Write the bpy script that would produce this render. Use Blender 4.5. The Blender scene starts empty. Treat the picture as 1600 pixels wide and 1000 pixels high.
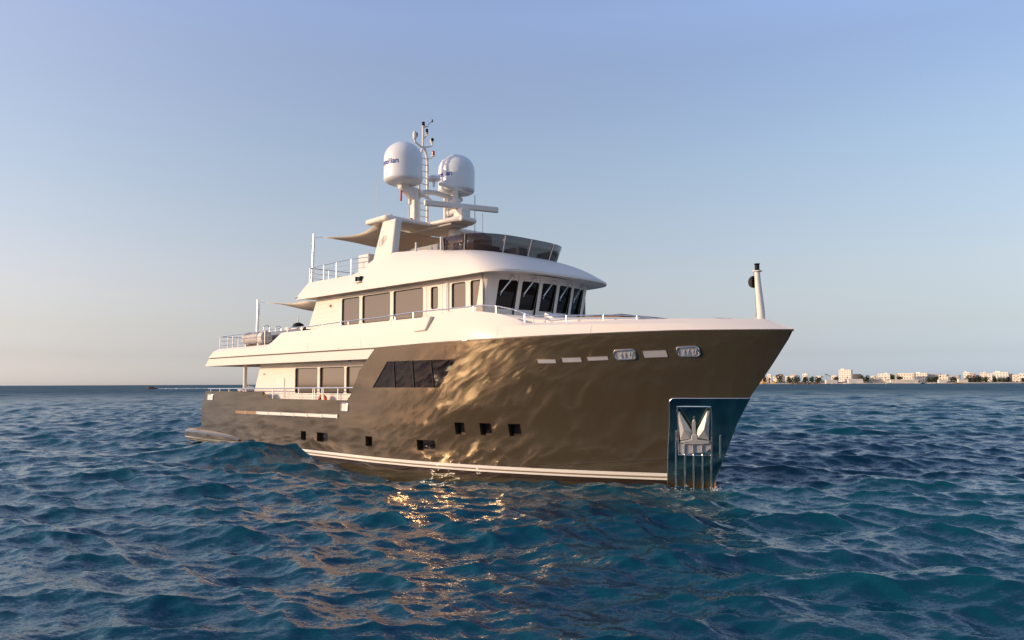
import bpy, math, random
import numpy as np
from mathutils import Vector, Matrix
random.seed(7); rng = np.random.default_rng(11)
R = math.radians
scene = bpy.context.scene
col = scene.collection

# ---------------------------------------------------------------- camera, sky, sun, exposure
F_PX, CAM_H, HORIZON, SLOPE = 1200.0, 2.89, 599.3, -0.0038      # photo is 1600 x 1000
PITCH = math.atan((HORIZON-500)/F_PX); ROLL = math.atan(SLOPE)
fwd = np.array([0, math.cos(PITCH), math.sin(PITCH)])
rt0 = np.array([1.0, 0, 0]); up0 = np.array([0, -math.sin(PITCH), math.cos(PITCH)])
a_ = -ROLL
RT = math.cos(a_)*rt0-math.sin(a_)*up0; UP = math.sin(a_)*rt0+math.cos(a_)*up0
CAM = np.array([0, 0, CAM_H])
cd = bpy.data.cameras.new('camera'); cam = bpy.data.objects.new('camera', cd); col.objects.link(cam)
cd.sensor_width = 36; cd.lens = 36*F_PX/1600; cd.clip_start = .1; cd.clip_end = 40000
M = Matrix((RT, UP, -fwd)).transposed()
cam.matrix_world = Matrix.Translation(CAM) @ M.to_4x4()
scene.camera = cam

SUN_AZ, SUN_EL = -104.0, 12.0       # degrees clockwise from +Y
world = bpy.data.worlds.new('World'); scene.world = world; world.use_nodes = True
nt = world.node_tree
sky = nt.nodes.new('ShaderNodeTexSky'); sky.sky_type = 'NISHITA'; sky.sun_disc = False
sky.sun_elevation = R(SUN_EL); sky.sun_rotation = R(SUN_AZ)
sky.altitude = 0; sky.air_density = 1.0; sky.dust_density = .5; sky.ozone_density = 3.0
# colour balance of the evening haze: per elevation, and a little less light opposite the sun
tcw = nt.nodes.new('ShaderNodeTexCoord'); sxw = nt.nodes.new('ShaderNodeSeparateXYZ'); nt.links.new(tcw.outputs['Generated'], sxw.inputs[0])
KS = 3.4
def sky_ramp(stops):
    rw = nt.nodes.new('ShaderNodeValToRGB'); nt.links.new(sxw.outputs[2], rw.inputs[0]); ew = rw.color_ramp.elements
    for i_, (p_, c_) in enumerate(stops):
        e_ = ew[0] if i_ == 0 else ew.new(p_) if i_ < len(stops)-1 else ew[len(ew)-1]
        e_.position = p_; e_.color = (*[v/KS for v in c_], 1)
    return rw
rR = sky_ramp([(.0062, (.886, 1.025, 1.777)), (.0349, (.863, .839, 1.203)), (.0708, (1.122, .890, .961)), (.1066, (1.421, 1.021, .948)), (.1421, (1.680, 1.163, .997)), (.2121, (2.001, 1.393, 1.147)), (.2796, (2.175, 1.577, 1.305)), (.3438, (2.229, 1.636, 1.439)), (.3924, (2.31, 1.705, 1.56)), (.44, (2.75, 2.05, 1.93)), (.8, (2.6, 2.0, 1.9))])
rL = sky_ramp([(.0061, (1.374, 1.366, 2.023)), (.0344, (1.318, 1.104, 1.412)), (.0697, (1.669, 1.194, 1.188)), (.105, (2.058, 1.358, 1.213)), (.1401, (2.358, 1.503, 1.264)), (.209, (2.664, 1.728, 1.376)), (.2756, (2.852, 1.899, 1.508)), (.3391, (3.057, 1.992, 1.629)), (.3872, (3.26, 2.105, 1.75)), (.44, (3.35, 2.25, 1.98)), (.8, (3.0, 2.1, 1.9))])
dw = nt.nodes.new('ShaderNodeVectorMath'); dw.operation = 'DOT_PRODUCT'; nt.links.new(tcw.outputs['Generated'], dw.inputs[0])
dw.inputs[1].default_value = (math.sin(R(SUN_AZ)), math.cos(R(SUN_AZ)), 0)
mw_ = nt.nodes.new('ShaderNodeMapRange')
for i_, v_ in ((1, -.70), (2, .30), (3, 0), (4, 1)): mw_.inputs[i_].default_value = v_
nt.links.new(dw.outputs['Value'], mw_.inputs[0])
mg_ = nt.nodes.new('ShaderNodeMapRange'); nt.links.new(dw.outputs['Value'], mg_.inputs[0])
for i_, v_ in ((1, .40), (2, .95), (3, KS), (4, KS*1.12)): mg_.inputs[i_].default_value = v_  # added glow in the out-of-view sky near the sun, brightening aft hull reflections
mm_ = nt.nodes.new('ShaderNodeMix'); mm_.data_type = 'RGBA'; nt.links.new(mw_.outputs[0], mm_.inputs[0]); nt.links.new(rR.outputs[0], mm_.inputs[6]); nt.links.new(rL.outputs[0], mm_.inputs[7])
m1 = nt.nodes.new('ShaderNodeVectorMath'); m1.operation = 'MULTIPLY'; nt.links.new(sky.outputs[0], m1.inputs[0]); nt.links.new(mm_.outputs[2], m1.inputs[1])
m2 = nt.nodes.new('ShaderNodeVectorMath'); m2.operation = 'SCALE'; nt.links.new(m1.outputs[0], m2.inputs[0]); nt.links.new(mg_.outputs[0], m2.inputs['Scale'])
nt.links.new(m2.outputs[0], nt.nodes['Background'].inputs[0])
nt.nodes['Background'].inputs[1].default_value = 0.15
sl = bpy.data.lights.new('sun', 'SUN'); sun = bpy.data.objects.new('sun', sl); col.objects.link(sun)
sl.energy = 3.5; sl.angle = R(0.6); sl.color = (1.0, .775, .50)
sd = Vector((math.sin(R(SUN_AZ))*math.cos(R(SUN_EL)), math.cos(R(SUN_AZ))*math.cos(R(SUN_EL)), math.sin(R(SUN_EL))))
sun.rotation_euler = sd.to_track_quat('Z', 'Y').to_euler(); sun.location = sd*200
scene.view_settings.view_transform = 'Standard'; scene.view_settings.look = 'None'
scene.cycles.sample_clamp_indirect = 25
scene.view_settings.exposure = 0.0; scene.view_settings.gamma = 1

# ---------------------------------------------------------------- yacht frame: x forward, y port, z up, origin at the stem on the waterline
def ray(px, py): return (px-800)/F_PX*RT-(py-500)/F_PX*UP+fwd
YAW = -45.0
FX = np.array([math.cos(R(YAW)), math.sin(R(YAW)), 0]); FY = np.array([-FX[1], FX[0], 0]); FZ = np.array([0, 0, 1.0])
_d = ray(1113, 760); ORG = CAM-CAM_H/_d[2]*_d
LC = np.array([(CAM-ORG)@FX, (CAM-ORG)@FY, CAM_H])
def lray(px, py): d = ray(px, py); return np.array([d@FX, d@FY, d[2]])
def on(px, py, y=None, z=None, x=None):
    d = lray(px, py); ax, v = (1, y) if y is not None else (2, z) if z is not None else (0, x)
    return LC+(v-LC[ax])/d[ax]*d
def to_world(p): return ORG+p[0]*FX+p[1]*FY+p[2]*FZ
YM = Matrix.Translation(ORG) @ Matrix.Rotation(R(YAW), 4, 'Z')
ip = np.interp

def stem(z): return ip(z, [-1.3, 0, .55, 1.74, 2.49, 3.32, 4.3], [-.55, 0, .26, .78, 1.22, 1.86, 2.56])
def hb(x, z):
    """half breadth of the hull"""
    s = np.clip(z/4.2, 0, 1)**1.6
    x0 = -12+2*s; p = 2+.4*s; q = 1-.1*s; B = 3.5+.2*s
    xs = stem(z)
    t = np.clip((x-x0)/(xs-x0), 0, 1)
    b = B*np.maximum(1-t**p, 0)**q
    b = b-.3*(np.clip(-14-x, 0, 14)/14)**2
    b = b*(1+.16*np.minimum(z, 0)*np.abs(np.minimum(z, 0)))
    return np.maximum(b, 0)
def hn(x, z):
    """starboard outward normal"""
    e = .01
    bx = (hb(x+e, z)-hb(x-e, z))/(2*e); bz = (hb(x, z+e)-hb(x, z-e))/(2*e)
    n = np.array([-bx, -1.0, -bz]); return n/np.linalg.norm(n)
def bd(x): return float(hb(x, 4.2))
def hp(x, z, off=0.0):
    return np.array([x, -float(hb(x, z)), z])+off*hn(x, z)
def hit(px, py, ins=0):
    d = lray(px, py); t = np.linspace(12, 62, 20001); P = LC[None]+t[:, None]*d[None]
    g = P[:, 1]+hb(P[:, 0], P[:, 2])-ins
    i = np.where((g[:-1] < 0) & (g[1:] >= 0))[0]
    return P[i[0]]
def sheer(x): return ip(x, [-26, -11, -7.8, -3.6, 0, 2.6], [4.14, 4.14, 4.2, 4.25, 4.28, 4.25])

# ---------------------------------------------------------------- helpers
class MB:
    def __init__(s): s.v = []; s.f = []
    def add(s, vs, fs):
        o = len(s.v); s.v += [tuple(map(float, v)) for v in vs]; s.f += [tuple(i+o for i in f) for f in fs]; return s
    def box(s, c, d, rot=None):
        c = Vector(c); m = rot if rot is not None else Matrix.Identity(3)
        vs = [c+m @ Vector((sx*d[0]/2, sy*d[1]/2, sz*d[2]/2)) for sx in (-1, 1) for sy in (-1, 1) for sz in (-1, 1)]
        return s.add(vs, [(0, 1, 3, 2), (4, 6, 7, 5), (0, 4, 5, 1), (2, 3, 7, 6), (0, 2, 6, 4), (1, 5, 7, 3)])
    def prism(s, poly, vec, base=None):
        """poly: list of 3D points, extruded by vec"""
        n = len(poly); v = np.array(poly, float); w = v+np.array(vec, float)
        return s.add(list(v)+list(w), [tuple(range(n))[::-1], tuple(range(n, 2*n))]+[(i, (i+1) % n, n+(i+1) % n, n+i) for i in range(n)])
    def grid(s, P, closed=False):
        """P: list of rows of points"""
        nr, nc = len(P), len(P[0]); vs = [p for r in P for p in r]; fs = []
        for i in range(nr-1):
            for j in range(nc-(0 if closed else 1)):
                k = (j+1) % nc
                fs.append((i*nc+j, i*nc+k, (i+1)*nc+k, (i+1)*nc+j))
        return s.add(vs, fs)
    def tube(s, pts, r, n=8, r2=None):
        pts = [Vector(p) for p in pts]; N = len(pts); rows = []
        prev = None
        for i, p in enumerate(pts):
            t = (pts[min(i+1, N-1)]-pts[max(i-1, 0)]).normalized()
            if prev is None:
                u = t.orthogonal().normalized()
            else:
                u = (prev-prev.dot(t)*t).normalized()
            prev = u; w = t.cross(u)
            rr = r if r2 is None else r+(r2-r)*i/(N-1)
            rows.append([p+rr*(math.cos(2*math.pi*k/n)*u+math.sin(2*math.pi*k/n)*w) for k in range(n)])
        o = len(s.v); s.grid(rows, True)
        s.f.append(tuple(o+k for k in range(n))[::-1]); s.f.append(tuple(o+(N-1)*n+k for k in range(n)))
        return s
    def lathe(s, prof, c, n=32, axis=None, end=True):
        """prof: (radius, height)"""
        c = Vector(c); q = Vector(axis).to_track_quat('Z', 'Y').to_matrix() if axis is not None else Matrix.Identity(3)
        rows = [[c+q @ Vector((r*math.cos(2*math.pi*k/n), r*math.sin(2*math.pi*k/n), h)) for k in range(n)] for r, h in prof]
        o = len(s.v); s.grid(rows, True)
        if end:
            s.f.append(tuple(o+k for k in range(n))[::-1]); s.f.append(tuple(o+(len(prof)-1)*n+k for k in range(n)))
        return s
    def mirror(s):
        n = len(s.v); s.v += [(x, -y, z) for x, y, z in s.v]; s.f += [tuple(i+n for i in f)[::-1] for f in s.f]; return s
    def build(s, name, m, parent=None, smooth=False, bevel=0, ang=35, label=None, seg=2, recalc=True):
        me = bpy.data.meshes.new(name); me.from_pydata(s.v, [], s.f)
        me.materials.append(m)
        if recalc:
            import bmesh
            b = bmesh.new(); b.from_mesh(me); bmesh.ops.remove_doubles(b, verts=b.verts, dist=1e-5)
            bmesh.ops.recalc_face_normals(b, faces=b.faces); b.to_mesh(me); b.free()
        if smooth:
            me.polygons.foreach_set('use_smooth', [True]*len(me.polygons))
            me.set_sharp_from_angle(angle=R(ang))
        o = bpy.data.objects.new(name, me); col.objects.link(o)
        if parent is not None: o.parent = parent
        if bevel:
            mo = o.modifiers.new('bevel', 'BEVEL'); mo.width = bevel; mo.segments = seg; mo.limit_method = 'ANGLE'; mo.angle_limit = R(40)
            me.polygons.foreach_set('use_smooth', [True]*len(me.polygons)); me.set_sharp_from_angle(angle=R(ang))
            mo.harden_normals = False
        if label: o['label'] = label
        return o
def tag(o, label, cat, group=None, kind=None):
    if label: o['label'] = label
    if cat: o['category'] = cat
    if group: o['group'] = group
    if kind: o['kind'] = kind
    return o
def empty(name, loc, rz=0, label=None, cat=None, group=None):
    o = bpy.data.objects.new(name, None); col.objects.link(o); o.location = loc; o.rotation_euler = (0, 0, rz); o.empty_display_size = .3
    return tag(o, label, cat, group)
def yempty(name, p, label, cat, group=None):
    """a thing of its own standing on the yacht: empty in yacht orientation, children built in yacht coordinates relative to p"""
    o = empty(name, to_world(np.array(p, float)), R(YAW), label, cat, group); return o
def rel(mb, p):
    mb.v = [(v[0]-p[0], v[1]-p[1], v[2]-p[2]) for v in mb.v]; return mb
def copy_tree(o, parent=None):
    c = o.copy(); col.objects.link(c)
    if parent is not None: c.parent = parent
    for ch in [k for k in bpy.data.objects if k.parent == o]: copy_tree(ch, c)
    return c

def mat(name, color, rough=.5, metal=0, coat=0, spec=.5, noise=0, nscale=3, bump=0, bscale=8, ior=1.45, stretch=(1, 1, 1), trans=0, alpha=1, coat_rough=.03):
    m = bpy.data.materials.new(name); m.use_nodes = True; t = m.node_tree; b = t.nodes['Principled BSDF']
    b.inputs['Base Color'].default_value = (*color, 1); b.inputs['Roughness'].default_value = rough
    b.inputs['Metallic'].default_value = metal; b.inputs['Coat Weight'].default_value = coat; b.inputs['Coat Roughness'].default_value = coat_rough
    b.inputs['Specular IOR Level'].default_value = spec; b.inputs['IOR'].default_value = ior
    b.inputs['Transmission Weight'].default_value = trans; b.inputs['Alpha'].default_value = alpha
    tc = t.nodes.new('ShaderNodeTexCoord'); mp = t.nodes.new('ShaderNodeMapping'); mp.inputs['Scale'].default_value = stretch
    t.links.new(tc.outputs['Object'], mp.inputs[0])
    if noise:
        n = t.nodes.new('ShaderNodeTexNoise'); n.inputs['Scale'].default_value = nscale; n.inputs['Detail'].default_value = 5
        t.links.new(mp.outputs[0], n.inputs['Vector'])
        r = t.nodes.new('ShaderNodeMix'); r.data_type = 'RGBA'; r.blend_type = 'MIX'
        r.inputs[6].default_value = tuple(c*(1-noise) for c in color)+(1,); r.inputs[7].default_value = tuple(min(1, c*(1+noise*.6)) for c in color)+(1,)
        t.links.new(n.outputs[0], r.inputs[0]); t.links.new(r.outputs[2], b.inputs['Base Color'])
    if bump:
        n = t.nodes.new('ShaderNodeTexNoise'); n.inputs['Scale'].default_value = bscale; n.inputs['Detail'].default_value = 3
        t.links.new(mp.outputs[0], n.inputs['Vector'])
        bp = t.nodes.new('ShaderNodeBump'); bp.inputs['Strength'].default_value = 1; bp.inputs['Distance'].default_value = bump
        t.links.new(n.outputs[0], bp.inputs['Height']); t.links.new(bp.outputs[0], b.inputs['Normal'])
        if coat: t.links.new(bp.outputs[0], b.inputs['Coat Normal'])
    return m
WHITE = mat('white_gelcoat', (.77, .70, .625), .6, spec=.3, coat=.06, coat_rough=.2, noise=.03, nscale=.7)
CREAM = mat('cream_paint', (.76, .72, .66), .4, noise=.04, nscale=1.1)
STEEL = mat('polished_steel', (.84, .82, .79), .26, metal=1, bump=.0006, bscale=3)
TEAK = mat('teak', (.33, .2, .11), .6, noise=.3, nscale=6, stretch=(1, 12, 1))
GLASS_TAN = mat('tinted_window', (.115, .085, .058), .08, coat=.35, ior=1.5, noise=.1, nscale=.4)
GLASS_BLK = mat('black_glass', (.007, .005, .005), .03, ior=1.42, bump=.0015, bscale=.8)
BLACK = mat('black_rubber', (.010, .010, .011), .6, spec=.25)
DARKGAP = mat('dark_joint', (.06, .045, .032), .35)
CLOTH = mat('sail_cloth', (.74, .65, .53), .9, noise=.1, nscale=3, bump=.004, bscale=14)
CUSH = mat('brown_cushion', (.17, .10, .075), .85, noise=.15)
GREYC = mat('grey_cushion', (.34, .32, .30), .85, noise=.1)
DOME = mat('radome_white', (.74, .74, .745), .38, coat=.3, coat_rough=.2, noise=.02)
BLUE = mat('blue_lettering', (.02, .05, .30), .9, spec=.0)
GREYI = mat('grey_lettering', (.33, .31, .29), .5)
RED = mat('red_lens', (.45, .015, .012), .2, coat=1)
ORANGE = mat('orange_ring', (.75, .13, .02), .5)
ANCH = mat('galvanised_anchor', (.60, .58, .56), .42, metal=.55, noise=.25, nscale=5)
GREYRUB = mat('grey_hypalon', (.25, .26, .28), .55, noise=.1)

# hull paint with its boot stripes and antifouling (painted bands at fixed heights)
HULL = mat('bronze_hull_paint', (.2, .14, .08), .08, metal=.76, coat=.5, coat_rough=.025)
def _hull():
    t = HULL.node_tree; b = t.nodes['Principled BSDF']
    tc = t.nodes.new('ShaderNodeTexCoord'); sx = t.nodes.new('ShaderNodeSeparateXYZ'); t.links.new(tc.outputs['Object'], sx.inputs[0])
    cr = t.nodes.new('ShaderNodeValToRGB'); cr.color_ramp.interpolation = 'CONSTANT'
    mr = t.nodes.new('ShaderNodeMapRange'); mr.inputs[1].default_value = -1; mr.inputs[2].default_value = 1
    t.links.new(sx.outputs[2], mr.inputs[0]); t.links.new(mr.outputs[0], cr.inputs[0])
    el = cr.color_ramp.elements
    def zz(z): return (z+1)/2
    hullc = (.235, .172, .100, 1); st = (.80, .74, .66, 1); dk = (.035, .022, .014, 1); ol = (.052, .038, .015, 1)
    el[0].position = 0; el[0].color = ol; el[1].position = zz(-.02); el[1].color = dk
    for z, c in ((.14, st), (.192, hullc), (.240, st), (.330, hullc)):
        e = el.new(zz(z)); e.color = c
    t.links.new(cr.outputs[0], b.inputs['Base Color'])
    # faint fairing waviness of a plated hull
    n = t.nodes.new('ShaderNodeTexNoise'); n.inputs['Scale'].default_value = 1.0; n.inputs['Detail'].default_value = 3
    mp = t.nodes.new('ShaderNodeMapping'); mp.inputs['Rotation'].default_value = (0, R(28), 0); mp.inputs['Scale'].default_value = (3.6, .6, .5); t.links.new(tc.outputs['Object'], mp.inputs[0]); t.links.new(mp.outputs[0], n.inputs['Vector'])
    bp = t.nodes.new('ShaderNodeBump'); bp.inputs['Strength'].default_value = 1; bp.inputs['Distance'].default_value = .0013
    t.links.new(n.outputs[0], bp.inputs['Height']); t.links.new(bp.outputs[0], b.inputs['Normal']); t.links.new(bp.outputs[0], b.inputs['Coat Normal'])
    mm = t.nodes.new('ShaderNodeMath'); mm.operation = 'LESS_THAN'; mm.inputs[1].default_value = .335
    t.links.new(sx.outputs[2], mm.inputs[0]); m2 = t.nodes.new('ShaderNodeMath'); m2.operation = 'MULTIPLY_ADD'; m2.inputs[1].default_value = -.74; m2.inputs[2].default_value = .74
    t.links.new(mm.outputs[0], m2.inputs[0]); t.links.new(m2.outputs[0], b.inputs['Metallic'])
_hull()

# ---------------------------------------------------------------- sea
def build_sea():
    ang_f = np.arange(-40, 40.01, .08)
    ang_o = np.arange(40.5, 319.6, .7)
    ang = np.radians(np.concatenate([ang_f, ang_o]))
    r = [1.2]
    gf = lambda q: ip(q, [0, 90, 200, 600], [.0034, .0034, .006, .009])
    while r[-1] < 14000: r.append(r[-1]+max(.028, r[-1]*gf(r[-1])))
    r = np.array(r); nr, na = len(r), len(ang)
    RR, AA = np.meshgrid(r, ang, indexing='ij')
    X = (RR*np.sin(AA)).astype(np.float32); Y = (RR*np.cos(AA)).astype(np.float32)
    Z = np.zeros_like(X); DX = np.zeros_like(X); DY = np.zeros_like(X)
    cell = np.gradient(r)
    W = []
    N = 190
    for i in range(N):
        lam = .22*(18/.22)**(i/(N-1))*rng.uniform(.95, 1.05)
        k = 2*math.pi/lam
        spread = 15 if lam > 5 else 24 if lam > 1.5 else 38
        th = R(196+rng.normal(0, spread))
        ak = ip(math.log(lam), [math.log(v) for v in (.22, .5, 1.2, 2.2, 4, 7, 18)], [.028, .036, .041, .034, .022, .012, .0045])
        W.append((lam, k, th, ak/k*rng.uniform(.5, 1.4), rng.uniform(0, 2*math.pi)))
    for lam, k, th, A, ph in W:
        fade = np.clip((lam/cell-2.2)/2, 0, 1); m = np.where(fade > 0)[0][-1]+1
        x = X[:m]; y = Y[:m]; p = k*(x*math.sin(th)+y*math.cos(th))+ph
        c = np.cos(p); s = np.sin(p); fa = fade[:m, None].astype(np.float32)*A
        if lam < 3:      # short chop comes in patches and groups
            q_ = .62+.75*(.5+.5*np.sin(.31*x*math.cos(ph)+.27*y*math.sin(ph*1.3)+ph*3)*np.sin(.17*y+.11*x+ph*2))
            fa = fa*q_.astype(np.float32)*1.05
        Z[:m] += fa*c; DX[:m] -= fa*1.15*s*math.sin(th); DY[:m] -= fa*1.15*s*math.cos(th)
    # swell heaped against the quarter and a trough amidships
    def hump(px, py, h, sx, sy, az=0):
        d = ray(px, py); t = -CAM_H/d[2]; cx, cy = d[0]*t, d[1]*t
        u = (X-cx)*math.cos(az)+(Y-cy)*math.sin(az); v = -(X-cx)*math.sin(az)+(Y-cy)*math.cos(az)
        return h*np.exp(-(u/sx)**2-(v/sy)**2)
    Z += hump(392, 712, .55, 3.6, 2.2, R(-25)).astype(np.float32)
    Z -= hump(585, 737, .30, 4.2, 2.2, R(-40)).astype(np.float32)
    X += DX; Y += DY
    co = np.stack([X.ravel(), Y.ravel(), Z.ravel()], 1).astype(np.float32)
    i = np.arange(nr-1)[:, None]*na; j = np.arange(na)[None]; jn = (j+1) % na
    fa = np.stack([i+j, i+jn, i+na+jn, i+na+j], -1).reshape(-1, 4)[:, ::-1].astype(np.int32)
    me = bpy.data.meshes.new('sea'); me.vertices.add(len(co)); me.vertices.foreach_set('co', co.ravel())
    me.loops.add(fa.size); me.loops.foreach_set('vertex_index', fa.ravel())
    me.polygons.add(len(fa)); me.polygons.foreach_set('loop_start', np.arange(0, fa.size, 4, dtype=np.int32))
    me.polygons.foreach_set('use_smooth', np.ones(len(fa), bool))
    me.update(calc_edges=True)
    m = bpy.data.materials.new('sea_water'); m.use_nodes = True; t = m.node_tree; b = t.nodes['Principled BSDF']
    b.inputs['Base Color'].default_value = (.0015, .045, .075, 1); b.inputs['Roughness'].default_value = .15
    b.inputs['IOR'].default_value = 1.333
    tc = t.nodes.new('ShaderNodeTexCoord')
    def noi(scale, detail, sx=1, sy=1, rot=20, rough=.55):
        mp = t.nodes.new('ShaderNodeMapping'); mp.inputs['Scale'].default_value = (sx, sy, 1); mp.inputs['Rotation'].default_value = (0, 0, R(rot))
        n = t.nodes.new('ShaderNodeTexNoise'); n.inputs['Scale'].default_value = scale; n.inputs['Detail'].default_value = detail; n.inputs['Roughness'].default_value = rough
        t.links.new(tc.outputs['Object'], mp.inputs[0]); t.links.new(mp.outputs[0], n.inputs['Vector']); return n
    n1 = noi(7.0, 7, .8, 1.9, 12, .72); n2 = noi(.8, 4, .7, 1.5, 15, .6)
    geo = t.nodes.new('ShaderNodeNewGeometry')
    # capillary ripples as random facet slopes; where the mesh is too coarse for waves the slopes take over
    ln = t.nodes.new('ShaderNodeVectorMath'); ln.operation = 'LENGTH'; t.links.new(geo.outputs['Position'], ln.inputs[0])
    def amp(a0, a1, d0, d1):
        r_ = t.nodes.new('ShaderNodeMapRange'); r_.inputs[1].default_value = d0; r_.inputs[2].default_value = d1; r_.inputs[3].default_value = a0; r_.inputs[4].default_value = a1
        t.links.new(ln.outputs['Value'], r_.inputs[0]); return r_
    prev = geo.outputs['Normal']
    n0 = noi(22.0, 4, .8, 1.7, 8, .65); n4 = noi(.11, 5, .45, 1.0, 10, .62)
    for nn, am in ((n0, amp(.52, .3, 15, 120)), (n1, amp(.70, .5, 20, 300)), (n2, amp(.12, .6, 25, 220)), (n4, amp(0, 1.1, 70, 400))):
        sb = t.nodes.new('ShaderNodeVectorMath'); sb.operation = 'SUBTRACT'; sb.inputs[1].default_value = (.5, .5, .5); t.links.new(nn.outputs['Color'], sb.inputs[0])
        ml = t.nodes.new('ShaderNodeVectorMath'); ml.operation = 'MULTIPLY'; ml.inputs[1].default_value = (1, 1.3, 0); t.links.new(sb.outputs[0], ml.inputs[0])
        sc_ = t.nodes.new('ShaderNodeVectorMath'); sc_.operation = 'SCALE'; t.links.new(ml.outputs[0], sc_.inputs[0]); t.links.new(am.outputs[0], sc_.inputs['Scale'])
        ad = t.nodes.new('ShaderNodeVectorMath'); t.links.new(prev, ad.inputs[0]); t.links.new(sc_.outputs[0], ad.inputs[1]); prev = ad.outputs[0]
    ra = amp(.07, .44, 20, 350); t.links.new(ra.outputs[0], b.inputs['Roughness']); rs = amp(.46, .08, 12, 240); t.links.new(rs.outputs[0], b.inputs['Specular IOR Level'])  # specular fades with distance to darken the far water, imitating wave masking
    nm = t.nodes.new('ShaderNodeVectorMath'); nm.operation = 'NORMALIZE'; t.links.new(prev, nm.inputs[0]); t.links.new(nm.outputs[0], b.inputs['Normal'])
    n3 = noi(.03, 3); mx = t.nodes.new('ShaderNodeMix'); mx.data_type = 'RGBA'
    mx.inputs[6].default_value = (.0008, .036, .070, 1); mx.inputs[7].default_value = (.0014, .066, .088, 1)
    t.links.new(n3.outputs[0], mx.inputs[0]); t.links.new(mx.outputs[2], b.inputs['Base Color'])
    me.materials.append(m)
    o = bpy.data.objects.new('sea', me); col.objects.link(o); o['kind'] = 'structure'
    def height(wx, wy):
        z = 0
        for lam, k, th, A, ph in W: z += A*math.cos(k*(wx*math.sin(th)+wy*math.cos(th))+ph)
        return z
    return height
sea_h = build_sea()

# ================================================================ the yacht
yacht = empty('motor_yacht', ORG, R(YAW), 'large explorer motor yacht with glossy bronze hull, white superstructure and two satellite domes', 'yacht')

# ---- hull shell
def hull_rows(mb, zs, bps, sub, holes, holes_out, off=0.0, topfn=None):
    """zs rows; bps: list of functions z->x; holes: set of (interval index, z0, z1)"""
    allv = []
    idx = [0]
    for n in sub: idx.append(idx[-1]+n)
    for zi, z in enumerate(zs):
        row = []
        B = [f(z) for f in bps]
        for k in range(len(B)-1):
            for q in range(sub[k]): row.append(B[k]+(B[k+1]-B[k])*q/sub[k])
        row.append(B[-1]); pts = []
        for x in row:
            zz = z if (topfn is None or zi < len(zs)-1) else topfn(x)
            pts.append(hp(x, zz, off) if hb(x, zz) > 1e-4 else np.array([x, -off*.3, zz]))
        allv.append(pts)
    nc = len(allv[0]); o = len(mb.v)
    mb.v += [tuple(map(float, p)) for r in allv for p in r]
    for i in range(len(zs)-1):
        zc = (zs[i]+zs[i+1])/2
        for k in range(len(sub)):
            if any(h[0] == k and h[1] < zc < h[2] for h in holes): continue
            for j in range(idx[k], idx[k+1]):
                mb.f.append((o+i*nc+j, o+i*nc+j+1, o+(i+1)*nc+j+1, o+(i+1)*nc+j))
ports = [(470, 478, 675, 690.5), (495, 512, 677, 692.5), (571, 581.5, 682, 700), (651.5, 680, 686.5, 705.5), (711, 726, 660, 679.5), (750, 768, 661, 681), (795, 814, 662, 683)]
PH = []
for i, (a, b, c, d) in enumerate(ports):
    m_ = (c+d)/2; zl = (.69, 1.04) if i < 4 else (1.28, 1.66)
    PH.append((hit(a, m_)[0], hit(b, m_)[0], *zl))
# anchor pocket
PK = (hit(1059, 680)[0], hit(1108, 680)[0], hit(1084, 711)[2], hit(1084, 635)[2])
_a = [hit(1058.5, 637), hit(1060, 706), hit(1111.5, 640), hit(1111, 700)]
def pkL(z): return ip(z, [_a[1][2], _a[0][2]], [_a[1][0], _a[0][0]])
def pkR(z): return ip(z, [_a[3][2], _a[2][2]], [_a[3][0], _a[2][0]])
def transom(z): return ip(z, [-1.3, .67, 1.67, 2.1, 2.16, 2.6], [-25.6, -26.25, -26.17, -26.0, -25.8, -25.66])
bps = [transom]; sub = [60]; holes = []
for i, (a, b, z0, z1) in enumerate(PH):
    bps += [lambda z, a=a: a, lambda z, b=b: b]; holes.append((len(bps)-2, z0, z1)); sub += [2, 10]
sub[-1] = 40
sub[0] = 60
bps += [pkL, pkR]; holes.append((len(bps)-2, PK[2], PK[3])); sub += [8, 10]
bps.append(stem)
zs = sorted(set([-1.3, -1.0, -.6, -.3, 0, .2, .4, .69, .86, 1.04, 1.28, 1.47, 1.66, 1.8, 2.0, 2.3]+[PK[2], PK[3], (PK[2]+PK[3])/2]))
hull = MB()
hull_rows(hull, zs, bps, sub, holes, None)
# raised forward part, with the slanted hull window
edge = lambda z: ip(z, [2.3, 2.45, 2.73, 3.35, 3.8, 4.14], [-12.95, -12.72, -12.54, -12.06, -11.5, -11.0])
wl = [hit(582, 608), hit(605, 565), hit(712, 561), hit(686, 603)]
WZ = (round((wl[0][2]+wl[3][2])/2, 3), round((wl[1][2]+wl[2][2])/2, 3))
winL = lambda z: wl[0][0]+(wl[1][0]-wl[0][0])*(min(max(z, WZ[0]), WZ[1])-WZ[0])/(WZ[1]-WZ[0])
winR = lambda z: wl[3][0]+(wl[2][0]-wl[3][0])*(min(max(z, WZ[0]), WZ[1])-WZ[0])/(WZ[1]-WZ[0])
zs2 = sorted([2.3, 2.5, WZ[0], 2.95, 3.2, 3.45, WZ[1], 3.85, 4.02, 4.14])
hull_rows(hull, zs2, [edge, winL, winR, stem], [8, 20, 90], [(1, WZ[0], WZ[1])], None, topfn=sheer)
# aft bulwark rise
hull_rows(hull, [2.3, 2.45, 2.58], [transom, lambda z: -19.3-(z-2.3)*1.1], [40], [], None)
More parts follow.
